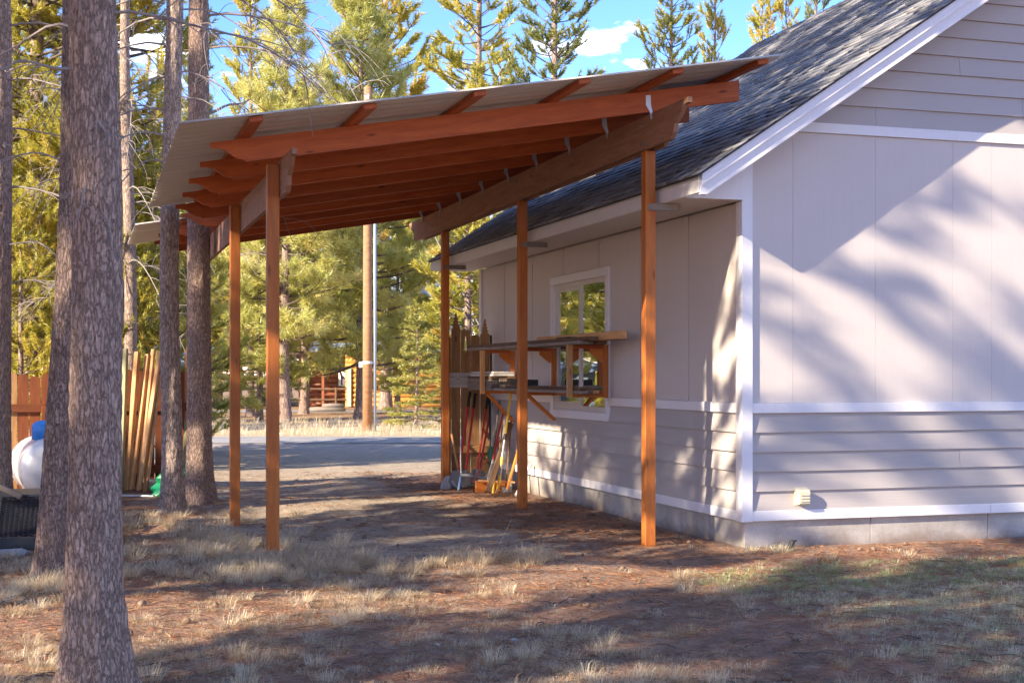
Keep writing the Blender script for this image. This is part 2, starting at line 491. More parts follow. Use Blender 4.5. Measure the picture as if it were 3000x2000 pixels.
def ground_mat():
    t = NT('ground_soil')
    g = t.new('ShaderNodeNewGeometry'); P = g.outputs['Position']
    sp = t.new('ShaderNodeSeparateXYZ', Vector=P); X, Y = sp.outputs['X'], sp.outputs['Y']
    n1 = t.noise(P, .55, 5, .6); n2 = t.noise(P, 3.5, 6, .65); n3 = t.noise(P, 26, 4, .7); n4 = t.noise(P, 9, 4, .6, 1.5)
    litter = t.ramp(n2, [(.28, (.19, .12, .09)), (.5, (.36, .225, .16)), (.72, (.52, .35, .245))])
    duff = t.ramp(n4, [(.3, (.21, .145, .11)), (.7, (.40, .28, .19))])
    soilc = t.mix(t.ramp(n1, [(.42, 0.0), (.62, 1.0)]), litter, duff)
    dirt = t.ramp(n2, [(.25, (.33, .25, .18)), (.5, (.46, .37, .275)), (.75, (.58, .48, .37))])
    # the worn track through the carport
    wob = t.math('MULTIPLY', t.math('SUBTRACT', n1, .5), 2.6)
    dx = t.math('ABSOLUTE', t.math('SUBTRACT', t.math('ADD', X, wob), 2.75))
    wide = t.math('ADD', 1.75, t.math('MULTIPLY', t.math('MAXIMUM', t.math('SUBTRACT', Y, 20.0), 0.0), .9))
    tr = t.math('SUBTRACT', wide, dx)
    yy = t.math('SUBTRACT', t.math('ADD', Y, t.math('MULTIPLY', wob, .5)), 9.6)
    trk = t.math('MULTIPLY', t.ramp(t.math('ADD', t.math('MULTIPLY', tr, .8), .3), [(.0, 0.0), (.7, 1.0)]), t.ramp(t.math('MULTIPLY', yy, .35), [(.1, 0.0), (.8, 1.0)]))
    lit2 = t.ramp(n4, [(.55, 0.0), (.72, .55)])
    dirt = t.mix(lit2, dirt, (.32, .19, .115))
    c = t.mix(trk, soilc, dirt)
    # straw-coloured verge beyond the road and gravel before it
    fz = t.math('ADD', t.math('MULTIPLY', X, SY), t.math('MULTIPLY', Y, CY))
    fw = t.math('ADD', fz, t.math('MULTIPLY', wob, .8))
    grav = t.ramp(n3, [(.3, (.33, .265, .215)), (.7, (.60, .50, .415))])
    c = t.mix(t.ramp(t.math('MULTIPLY', t.math('SUBTRACT', fw, 25.0), .2), [(0, 0.0), (1, 1.0)]), c, grav)
    straw = t.ramp(n2, [(.3, (.48, .35, .20)), (.7, (.70, .55, .34))])
    c = t.mix(t.ramp(t.math('MULTIPLY', t.math('SUBTRACT', fz, 34.0), .5), [(0, 0.0), (1, 1.0)]), c, straw)
    duff2 = t.ramp(n2, [(.3, (.26, .15, .085)), (.7, (.48, .31, .18))])
    c = t.mix(t.ramp(t.math('MULTIPLY', t.math('SUBTRACT', fw, 42.0), .25), [(0, 0.0), (1, 1.0)]), c, duff2)
    c = t.mix(.5, c, t.ramp(n3, [(.3, .45), (.7, 1.2)]), 'MULTIPLY')
    h = t.math('ADD', n3, t.math('MULTIPLY', n4, .6))
    t.bump(h, .7, .03)
    return t.done(c, .95, spec=.1)
tag(obj('ground', np_mesh('ground', V, F, ground_mat(), True)), 'needle-strewn forest ground with worn dirt track', None, None, 'structure')

def strip(name, z0, z1, u0, u1, zoff, mat, label):
    """a road strip across the view direction: distances z0..z1, sideways u0..u1"""
    vs = []; us = np.linspace(u0, u1, 60); ws = np.linspace(0, 1, 7)
    for a in ws:
        for u in us:
            e = noise.noise(Vector((u*.2, a*3, 2)))*.35 if a in (0.0, 1.0) else 0
            d = z0+(z1-z0)*a+e
            vs.append((SY*d+CY*u, CY*d-SY*u, zoff+.03*math.sin(a*math.pi)))
    n = len(us); fs = [(r*n+i, r*n+i+1, (r+1)*n+i+1, (r+1)*n+i) for r in range(6) for i in range(n-1)]
    o = obj(name, np_mesh(name, np.array(vs), np.array(fs), mat, True))
    return tag(o, label, None, None, 'structure')
def asph():
    t = NT('asphalt'); n = t.noise(t.world(), 1.2, 5); f = t.noise(t.world(), 60, 3)
    c = t.ramp(n, [(.3, (.29, .275, .26)), (.7, (.40, .38, .36))]); c = t.mix(.5, c, t.ramp(f, [(.3, .5), (.7, 1.3)]), 'MULTIPLY')
    t.bump(f, .4, .01); return t.done(c, .8, spec=.3)
M_ASPH = asph()
strip('road', 31.2, 34.6, -60, 90, .014, M_ASPH, 'grey asphalt road crossing beyond the carport')
strip('path', 57.5, 60.5, -60, 60, .012, M_ASPH, 'paved drive in front of the log cabin')
# ------------------------------------------------------------------ house
random.seed(5)
HX, HY, HY2, HX2, RX = 5.67, 11.16, 19.60, 15.17, 10.42
house = thing('house', 'lilac-grey gabled house with lap siding, panel walls and shingle roof', 'house', (HX, HY, 0))
SL = .667
def zt(x): return 3.28+SL*(x-5.04)              # roof top line
# core
MB().prism([(HX+.05, -.2), (HX2-.05, -.2), (HX2-.05, zt(HX)-.12), (RX, zt(RX)-.2), (HX+.05, zt(HX)-.12)], (HY+.045, HY2-.045), 'Y').build('wall', M_PANEL, house)
# foundation
for a, b in ((HX+.012, 6.962), (6.968, 8.232), (8.238, 10.6), (10.606, 12.9), (12.906, HX2)):
    bbox('foundation_wall', a, b, HY+.014, HY+.06, -.2, .246, M_CONC, house, .003)
for a, b in ((HY+.062, 12.52), (12.526, 13.9), (13.906, 16.3), (16.306, HY2)):
    bbox('foundation_wall', HX+.012, HX+.06, a, b, -.2, .246, M_CONC, house, .003)
# corner boards
bbox('corner_board', HX-.046, HX+.062, HY-.046, HY-.012, .244, 3.52, M_TRIM, house, .003)
bbox('corner_board', HX-.046, HX-.012, HY-.011, HY+.075, .244, 3.10, M_TRIM, house, .003)
bbox('corner_board', HX-.036, HX+.02, HY2-.09, HY2+.012, .244, 3.10, M_TRIM, house, .003)
YA, YB = HY+.077, HY2-.092
WY0, WY1, WZ0, WZ1 = 14.49, 16.27, 1.13, 2.665          # window opening
def trim_l(z0, z1, a, b, d=.038): bbox('trim_board', HX-d, HX+.03, a, b, z0, z1, M_TRIM, house, .003)
def trim_f(z0, z1, a, b, d=.038): bbox('trim_board', a, b, HY-d, HY+.03, z0, z1, M_TRIM, house, .003)
trim_l(.248, .338, YA, 15.2); trim_l(.248, .338, 15.203, YB)
trim_f(.248, .338, HX+.064, 8.23); trim_f(.248, .338, 8.234, 12.0); trim_f(.248, .338, 12.003, HX2)
trim_l(1.212, 1.302, YA, WY0-.104); trim_l(1.212, 1.302, WY1+.104, YB)
trim_f(1.212, 1.302, HX+.064, 9.2); trim_f(1.212, 1.302, 9.203, HX2)
# lap siding, course by course
def lap_l(z0, z1, a, b):
    MB().prism([(HX+.03, z0), (HX-.033, z0), (HX-.004, z1), (HX+.03, z1)], (a, b), 'Y').build('siding_board', M_LAP, house)
def lap_f(z0, z1, a0, b0, a1, b1):
    y0, y1, yb = HY-.03, HY-.005, HY+.03
    MB().poly([(a0, y0, z0), (b0, y0, z0), (b0, yb, z0), (a0, yb, z0), (a1, y1, z1), (b1, y1, z1), (b1, yb, z1), (a1, yb, z1)],
              [(3,2,1,0),(4,5,6,7),(0,1,5,4),(1,2,6,5),(2,3,7,6),(3,0,4,7)]).build('siding_board', M_LAP, house)
cuts_l = [13.6, 17.2, 14.2, 16.7, None]; cuts_f = [9.9, 8.7, 7.9, 10.4, 9.1]
for k in range(5):
    z0 = .336+.1755*k; z1 = z0+.19 if k < 4 else 1.213
    if k < 4:
        lap_l(z0, z1, YA, cuts_l[k]); lap_l(z0, z1, cuts_l[k]+.004, YB)
    else:
        lap_l(z0, z1, YA, WY0-.02); lap_l(z0, z1, WY1+.02, YB)
    c = cuts_f[k]
    lap_f(z0, z1, HX+.064, c, HX+.064, c); lap_f(z0, z1, c+.004, HX2, c+.004, HX2)
# wall panels with open joints, left wall
edges = [YA, 12.31, 13.52, 14.74, 15.95, 17.16, 18.39, YB]
PZ0, PZ1 = 1.304, 3.10
for a, b in zip(edges[:-1], edges[1:]):
    a += .008; b -= .008
    if b < WY0 or a > WY1: pts = [(a, PZ0), (b, PZ0), (b, PZ1), (a, PZ1)]
    elif a < WY0: pts = [(a, PZ0), (WY0-.01, PZ0), (WY0-.01, WZ1+.01), (b, WZ1+.01), (b, PZ1), (a, PZ1)]
    elif b > WY1: pts = [(WY1+.01, PZ0), (b, PZ0), (b, PZ1), (a, PZ1), (a, WZ1+.01), (WY1+.01, WZ1+.01)]
    else: pts = [(a, WZ1+.01), (b, WZ1+.01), (b, PZ1), (a, PZ1)]
    MB().prism(pts, (HX-.012, HX+.035), 'X').build('wall_panel', M_PANEL, house)
# front wall panels
edges = [HX+.064, 6.15, 7.0, 7.83, 8.26, 9.48, 10.7, 11.92, 13.14, 14.36, HX2]
for a, b in zip(edges[:-1], edges[1:]):
    a += .0012; b -= .0012
    lim = lambda x: min(3.745, zt(min(x, 2*RX-x))-.12)
    pts = [(a, PZ0), (b, PZ0), (b, lim(b))]
    if lim(a) < 3.74: xk = 5.04+(3.745+.12-3.28)/SL; pts += ([(xk, 3.745)] if a < xk < b else []) + [(a, lim(a))]
    else: pts.append((a, 3.745))
    MB().prism(pts, (HY-.012, HY+.03), 'Y').build('wall_panel', M_PANEL, house)
trim_f(3.747, 3.838, 5.04+(3.747-3.14)/SL, 2*RX-5.04-(3.747-3.14)/SL)
k = 0; z0 = 3.838
while z0 < 6.5:
    z1 = z0+.19
    xa = lambda z: 5.04+(z-3.13)/SL
    l0, l1 = xa(z0), xa(z1); r0, r1 = 2*RX-l0, 2*RX-l1
    if r1-l1 < .1: break
    cut = [7.0, 8.6, 9.4, 7.9, 10.2, 8.9, 9.8, 8.3][k % 8]
    if cut > l1+.2:
        lap_f(z0, z1, l0, cut, l1, cut); lap_f(z0, z1, cut+.003, r0, cut+.003, r1)
    else: lap_f(z0, z1, l0, r0, l1, r1)
    z0 += .1755; k += 1
# soffit, fascia, rakes
bbox('soffit', 5.047, HX-.048, HY-.04, HY2+.44, 3.104, 3.118, M_PANEL, house, .002)
MB().prism([(5.05, 3.105), (HX-.043, 3.105), (HX-.043, zt(HX-.043)-.12), (5.05, zt(5.05)-.12)], (HY-.07, HY-.042), 'Y').build('soffit_return', M_TRIM, house)
YF, YR = 10.72, HY2+.45
bbox('fascia_board', 5.015, 5.045, YF, 14.6, 3.10, 3.265, M_TRIM, house, .003)
bbox('fascia_board', 5.015, 5.045, 14.603, YR, 3.10, 3.265, M_TRIM, house, .003)
bbox('drip_edge', 5.0, 5.013, YF-.03, YR, 3.235, 3.272, M_VENT, house, .002)
for y0, y1, dep in ((10.70, 10.74, .228), (10.675, 10.698, .115)):
    for s in (0, 1):
        pts = [(5.03, max(3.085, zt(5.03)-dep)), (5.03, zt(5.03)-.02), (RX-.002, zt(RX)-.02), (RX-.002, zt(RX)-dep)]
        if dep > .2: pts.insert(0, (5.03+(3.085-(zt(5.03)-dep))/SL, 3.085))
        if s: pts = [(2*RX-x, z) for x, z in pts]
        MB().prism(pts, (y0, y1), 'Y').build('rake_board', M_TRIM, house)
pts = [(5.03, 3.10), (5.03, zt(5.03)-.02), (RX, zt(RX)-.02), (RX, zt(RX)-.2)]
MB().prism(pts, (YR-.04, YR-.005), 'Y').build('rake_board', M_TRIM, house)
MB().prism([(5.06, zt(5.06)-.14), (RX, zt(RX)-.14), (RX, zt(RX)-.125), (5.06, zt(5.06)-.125)], (10.742, HY-.03), 'Y').build('rake_soffit', M_PANEL, house)
# roof
DY0, DY1 = 10.655, YR+.02
roof = MB().prism([(4.985, zt(4.985)-.018), (RX, zt(RX)-.018), (2*RX-4.985, zt(4.985)-.018), (2*RX-4.985, zt(4.985)), (RX, zt(RX)), (4.985, zt(4.985))], (DY0, DY1), 'Y').build('roof', M_DECK, house)
SA = math.atan(SL); ups = Vector((math.cos(SA), 0, math.sin(SA))); nrm = Vector((-math.sin(SA), 0, math.cos(SA)))
org = Vector((4.97, 0, zt(4.97)+.001))
slope_len = (RX-4.97)/math.cos(SA)
def shing_verts(w, th):
    # local: x along the eave, y up the slope, z outwards
    return np.array([(0, 0, .001), (w, 0, .001), (w, 0, th), (0, 0, th), (0, .19, .0005), (w, .19, .0005), (w, .19, .003), (0, .19, .003)], dtype=float)
SF = np.array([(0,1,2,3),(7,6,5,4),(0,4,5,1),(3,2,6,7),(0,3,7,4),(1,5,6,2)])
allsh = []
rng = random.Random(11)
k = 0; s = 0.0
while s < slope_len-.06:
    y = DY0-.012-rng.random()*.2
    while y < DY1:
        w = rng.choice((.16, .21, .25, .31, .36)); y1 = min(y+w, DY1+.012)
        y0 = max(y, DY0-.012)
        if y1-y0 > .03: allsh.append((s+rng.uniform(-.004, .004), y0, y1-y0-.004, rng.choice((.012, .016, .022)), rng.random()))
        y += w
    k += 1; s += .143
Mroof = Matrix(((0, ups.x, nrm.x, org.x), (1, ups.y, nrm.y, 0), (0, ups.z, nrm.z, org.z), (0, 0, 0, 1)))
def near_key(q):
    p = org+ups*q[0]; d = math.hypot(p.x, q[1]); return d/(q[2]+.05)
# those that show largest: low courses near the camera, left of the carport's cover
vis = sorted(allsh, key=near_key)
single = vis[:300]; rest = vis[300:]
cache = {}
for sp_, y0, w, th, tn in single:
    key = (round(w, 2), th, int(tn*5))
    if key not in cache:
        cache[key] = np_mesh('shingle', shing_verts(key[0], th), SF, M_SHING, False, np.full(8, key[2]/5))
    obj('shingle', cache[key], roof, Mroof @ Matrix.Translation((y0, sp_, (hash((y0, w)) % 5)*.0005)))
VV = []; FF = []; TT = []
for i, (sp_, y0, w, th, tn) in enumerate(rest):
    VV.append(shing_verts(w, th)+np.array((y0, sp_, 0))); FF.append(SF+8*i); TT.append(np.full(8, tn))
me = np_mesh('shingle_field', np.concatenate(VV), np.concatenate(FF), M_SHING, False, np.concatenate(TT))
tag(obj('shingle_field', me, roof, Mroof), None, None, None, 'stuff')
VV = []; FF = []; TT = []
rng = random.Random(3); y = DY0; i = 0
capm = None
zc = zt(RX)+.012
while y < DY1-.05:
    if capm is None:
        L = .30
        capm = MB().poly([(-.15, 0, -.098), (0, 0, .018), (.15, 0, -.098), (-.15, L, -.112), (0, L, .004), (.15, L, -.112),
                          (-.15, 0, -.11), (0, 0, .004), (.15, 0, -.11)],
                         [(0,3,4,1),(1,4,5,2),(0,1,7,6),(1,2,8,7)]).mesh('ridge_cap', M_SHING)
    obj('ridge_cap', capm, roof, Matrix.Translation((RX, y, zc))); y += .19
# a snow-guard screen of debris at the eave is left to the material; small roof vent pipe
# window
win = MB()
a, b, c, d = WY0, WY1, WZ0, WZ1
win.box(HX-.005, HX+.03, a, b, d-.05, d).box(HX-.005, HX+.03, a, b, c, c+.055).box(HX-.005, HX+.03, a, a+.045, c+.055, d-.05).box(HX-.005, HX+.03, b-.045, b, c+.055, d-.05)
mid = (a+b)/2
win.box(HX-.002, HX+.028, mid-.028, mid+.028, c+.055, d-.05)
win.box(HX+.004, HX+.026, mid+.028, mid+.07, c+.055, d-.05).box(HX+.004, HX+.026, b-.09, b-.045, c+.055, d-.05).box(HX+.004, HX+.026, mid+.07, b-.09, d-.095, d-.05).box(HX+.004, HX+.026, mid+.07, b-.09, c+.055, c+.10)
wo = win.build('window', M_VINYL, house)
for nm, q in (('pane', (a+.045, mid-.028, c+.055, d-.05)), ('pane', (mid+.07, b-.09, c+.10, d-.095))):
    MB().box(HX+.012, HX+.018, q[0], q[1], q[2], q[3]).build(nm, M_GLASS, wo)
bbox('window_trim', HX-.045, HX+.02, a-.10, b+.10, d+.001, d+.10, M_TRIM, wo, .003)
bbox('window_trim', HX-.045, HX+.02, a-.10, b+.10, c-.095, c-.001, M_TRIM, wo, .003)
bbox('window_trim', HX-.04, HX+.02, a-.10, a-.001, c, d, M_TRIM, wo, .003)
bbox('window_trim', HX-.04, HX+.02, b+.001, b+.10, c, d, M_TRIM, wo, .003)
bbox('window_sill', HX-.03, HX-.006, a+.003, b-.003, c+.001, c+.018, M_VINYL, wo, .002)
# cream vent cover low on the front wall
vb = MB().prism([(HY-.105, .40), (HY-.105, .50), (HY-.085, .525), (HY-.02, .525), (HY-.02, .39), (HY-.085, .39)], (6.17, 6.275), 'X').build('vent_cover', M_VENT, house)
MB().box(6.158, 6.287, HY-.028, HY-.016, .375, .54).build('vent_flange', M_VENT, house)
for j in range(3): MB().box(6.18, 6.265, HY-.112, HY-.104, .415+.028*j, .427+.028*j).build('louvre', M_VENT, vb)
# ------------------------------------------------------------------ carport
PX, LX = 4.92, 1.53
carport = thing('carport', 'open timber carport with orange posts, red-brown rafters and beige metal roof', 'carport', (LX, 11.5, 0))
def rz_(x): return 3.42+.17*(x-1.01)            # top line of the rafters
def post(x, y, top, w=.1):
    b = gz(x, y)-.25
    return board('post', (x, y, b), (x, y, top), w, w, M_POST, carport, up=(0, 1, 0), bev=.005)
P_POSTS = [(PX, 11.57), (PX, 15.3), (PX, 18.85)]; L_POSTS = [(LX, 11.5), (LX, 14.4), (LX, 19.42)]
PP = [post(x, y, 3.575) for x, y in P_POSTS]
for x, y in L_POSTS: post(x, y, 3.29)
# beams with shaped noses
def beam(x0, x1, y0, y1, zb, ztp, mat=M_BEAM):
    nose = [(y0+.36, zb), (y0+.30, zb+.05), (y0+.27, zb+.12), (y0+.17, zb+.17), (y0+.10, zb+.23), (y0+.08, ztp-.05), (y0, ztp-.045), (y0, ztp)]
    tail = [(y1, ztp), (y1, ztp-.045), (y1-.08, ztp-.05), (y1-.10, zb+.23), (y1-.17, zb+.17), (y1-.27, zb+.12), (y1-.3, zb+.05), (y1-.36, zb)]
    pts = nose+tail
    m = MB().prism(pts, (x0, x1), 'X')
    ctr = Vector(((x0+x1)/2, (y0+y1)/2, (zb+ztp)/2))
    M = Matrix((Vector((0, 1, 0)), Vector((-1, 0, 0)), Vector((0, 0, 1)))).transposed().to_4x4(); M.translation = ctr
    return m.build('beam', mat, carport, M)
bl = beam(LX+.052, LX+.092, 10.77, 20.45, 3.02, 3.318)
br = beam(PX-.07, PX-.03, 10.57, 20.75, 3.578, 3.875)
br2 = beam(PX+.03, PX+.07, 10.95, 20.6, 3.578, 3.875)
for x, y in P_POSTS:
    for z in (3.64, 3.8):
        MB().tube([(PX-.083, y, z), (PX-.069, y, z)], .016, 8).build('bolt', M_BOLT, br)
# rafters
RY = [11.35+1.07*k for k in range(9)]
def rafter(y, x0=1.01, x1=5.706):
    zt0 = rz_; D = .187
    pts = [(x0, zt0(x0)), (x0, zt0(x0)-.045), (x0+.06, zt0(x0+.06)-.05), (x0+.12, zt0(x0+.12)-.075), (x0+.16, zt0(x0+.16)-.11),
           (x0+.21, zt0(x0+.21)-.15), (x0+.27, zt0(x0+.27)-.168), (x0+.29, zt0(x0+.29)-D), (x1, zt0(x1)-D), (x1, zt0(x1))]
    m = MB().prism(pts, (y-.02, y+.02), 'Y')
    d = Vector((1, 0, .17)).normalized(); M = Matrix((d, Vector((0, 1, 0)), d.cross(Vector((0, 1, 0))))).transposed().to_4x4()
    M.translation = ((x0+x1)/2, y, zt0((x0+x1)/2)-.09)
    return m.build('rafter', M_RAFT, carport, M)
for k, y in enumerate(RY):
    rf = rafter(y, 1.15 if k in (5,) else 1.01+.01*math.sin(k*2.3))
    # hurricane ties on the near face, at the right beam
    zb = rz_(PX-.05)-.187
    tie = MB().prism([(PX-.13, zb+.135), (PX-.085, zb+.14), (PX-.08, zb+.05), (PX-.066, zb-.0), (PX-.066, zb-.07), (PX-.088, zb-.07), (PX-.092, zb-.005), (PX-.13, zb+.05)], (y-.027, y-.022), 'Y')
    tie.build('hurricane_tie', M_GALV, rf)
# purlins laid flat along the roof
TH = .04
sl = math.atan(.17); cd = Vector((math.cos(sl), 0, math.sin(sl)))
for j, x in enumerate((1.28, 2.16, 3.04, 3.92, 4.76, 5.55)):
    zc_ = rz_(x)+TH/2+.002
    y0 = 10.55+.02*math.sin(j*1.7)
    if x < 1.7:
        board('purlin', (x, y0, zc_), (x, 15.83, zc_), .105, TH, M_RAFT, carport, up=(-math.sin(sl), 0, math.cos(sl)))
        board('purlin', (x, 17.72, zc_), (x, 20.5, zc_), .105, TH, M_RAFT, carport, up=(-math.sin(sl), 0, math.cos(sl)))
    else:
        board('purlin', (x, y0, zc_), (x, 20.5, zc_), .105, TH, M_RAFT, carport, up=(-math.sin(sl), 0, math.cos(sl)))
# ribbed metal sheets, ribs running up the slope
def sheet(y0, w, x0, x1, lift):
    prof = []
    n = 4; p = w/n
    for i in range(n):
        a = y0+i*p
        prof += [(a, .0), (a+.028, .0), (a+.04, .019), (a+.062, .019), (a+.074, .0), (a+p*.5, .0), (a+p*.5+.008, .004), (a+p*.5+.02, .004), (a+p*.5+.028, 0)]
    prof.append((y0+w+.05, .0))
    xs = np.linspace(x0, x1, 9); vs = []; 
    for x in xs:
        for yy, h in prof:
            e = .004*noise.noise(Vector((x*1.3, yy*1.3, 7)))
            vs.append((x, yy, rz_(x)+TH+.006+lift+h+e))
    m = len(prof)
    fs = [(i*m+k, i*m+k+1, (i+1)*m+k+1, (i+1)*m+k) for i in range(len(xs)-1) for k in range(m-1)]
    me = np_mesh('roof_sheet', np.array(vs), np.array(fs), M_SHEET)
    c = Vector((x0, y0, rz_(x0))); me.transform(Matrix.Translation(-c))
    o = obj('roof_sheet', me, carport, Matrix.Translation(c))
    s = o.modifiers.new('gauge', 'SOLIDIFY'); s.thickness = .0012; s.offset = 1
    return o
for k in range(11):
    y0 = 10.5+.9*k
    x0 = 1.74 if k in (6, 7) else (.71+.006*k*(1 if k < 6 else -.5) + (.0 if k < 6 else -.02))
    sheet(y0, .9, x0, 5.71, .0018*(k % 2))
# spacer blocks from the posts to the eave
for (x, y), pp in zip(P_POSTS, PP):
    b = MB().prism([(PX+.02, y-.098), (5.012, y-.098), (5.17, y-.098), (5.20, y-.085), (5.20, y-.06), (5.17, y-.053), (PX-.03, y-.053)], (3.035, 3.092), 'Z')
    M = Matrix.Translation((5.05, y-.075, 3.06)); b.build('spacer_block', M_OLD, pp, M)
# ------------------------------------------------------------------ trees
def unit(a): return a/np.maximum(np.linalg.norm(a, axis=-1, keepdims=True), 1e-9)
def needles(rs, P, A, S, n, spread, amin, amax, length, width, droop=0.0):
    """needle blades round shoots. P,A (m,3); S (m,); returns V,F and owner index"""
    m = len(P)
    own = np.repeat(np.arange(m), n); N = m*n
    A_ = A[own]; t = rs.rand(N)
    base = P[own] + A_*(S[own]*spread*(t-.5))[:, None]
    rnd = unit(rs.randn(N, 3)); perp = unit(rnd-A_*np.sum(rnd*A_, 1, keepdims=True))
    ang = np.radians(rs.uniform(amin, amax, N))
    d = A_*np.cos(ang)[:, None]+perp*np.sin(ang)[:, None]; d[:, 2] -= droop*rs.rand(N); d = unit(d)
    L = S[own]*length*rs.uniform(.65, 1.1, N)
    side = unit(np.cross(d, rs.randn(N, 3)))*(width*S[own]*rs.uniform(.6, 1.2, N))[:, None]
    V = np.empty((N*3, 3)); V[0::3] = base-side*.5; V[1::3] = base+side*.5; V[2::3] = base+d*L[:, None]
    F = np.arange(N*3).reshape(N, 3)
    return V, F, np.repeat(own, 3)
class Tubes:
    """many thin tapering tubes, fast"""
    def __init__(s, n=4): s.n = n; s.V = []; s.F = []; s.c = 0
    def add(s, pts, r0, r1):
        pts = np.asarray(pts, float); k = len(pts); n = s.n
        t = unit(np.gradient(pts, axis=0)); ref = np.array((.31, .52, .79)); u = unit(np.cross(t, ref)); w = np.cross(t, u)
        r = np.linspace(r0, r1, k)[:, None, None]; a = np.arange(n)*2*np.pi/n
        ring = pts[:, None, :]+r*(np.cos(a)[None, :, None]*u[:, None, :]+np.sin(a)[None, :, None]*w[:, None, :])
        s.V.append(ring.reshape(-1, 3)); i = np.arange(k-1)[:, None]*n; j = np.arange(n)[None, :]; j2 = (j+1) % n
        s.F.append((np.stack([i+j, i+j2, i+n+j2, i+n+j], -1).reshape(-1, 4))+s.c); s.c += k*n
    def mesh(s, name, mat, smooth=True): return np_mesh(name, np.concatenate(s.V), np.concatenate(s.F), mat, smooth)

def trunk_mesh(H, r0, seed, mat, n=12, rings=24, wob=.12, lean=(0, 0), flare=.5, rough=0.0, top=.12):
    zs = np.concatenate([np.linspace(-.35, .8, 8), np.linspace(.8, H, rings)[1:]]) if rough == 0 else np.concatenate([np.arange(-.35, min(H, 7.5), .03), np.linspace(7.5, H, 20)[1:]] if H > 7.5 else [np.arange(-.35, H, .03)])
    V = np.zeros((len(zs)*n, 3)); rs = random.Random(seed); ph = rs.random()*9
    for i, z in enumerate(zs):
        f = max(z, 0)/H; r = r0*((1-f)**.8*(1-top)+top) * (1+flare*math.exp(-max(z, -.1)/.28))
        cx = lean[0]*z+wob*noise.noise(Vector((ph, 0, z*.22)))*min(1, max(z, 0)/2); cy = lean[1]*z+wob*noise.noise(Vector((0, ph, z*.22)))*min(1, max(z, 0)/2)
        for k in range(n):
            a = 2*math.pi*k/n; rr = r
            if flare: rr *= 1+.16*flare*math.exp(-max(z, 0)/.3)*math.sin(a*5+ph)
            if rough:
                q = Vector((math.cos(a)*r*26, math.sin(a)*r*26, z*7+ph))
                v1 = noise.noise(q); v2 = noise.noise(q*2.3)
                rr += rough*(.55-abs(v1)*1.5+v2*.5)
            V[i*n+k] = (cx+math.cos(a)*rr, cy+math.sin(a)*rr, z)
    m = len(zs); i = np.arange(m-1)[:, None]*n; j = np.arange(n)[None, :]; j2 = (j+1) % n
    F = np.stack([i+j, i+j2, i+n+j2, i+n+j], -1).reshape(-1, 4)
    return np_mesh('trunk', V, F, mat, True)

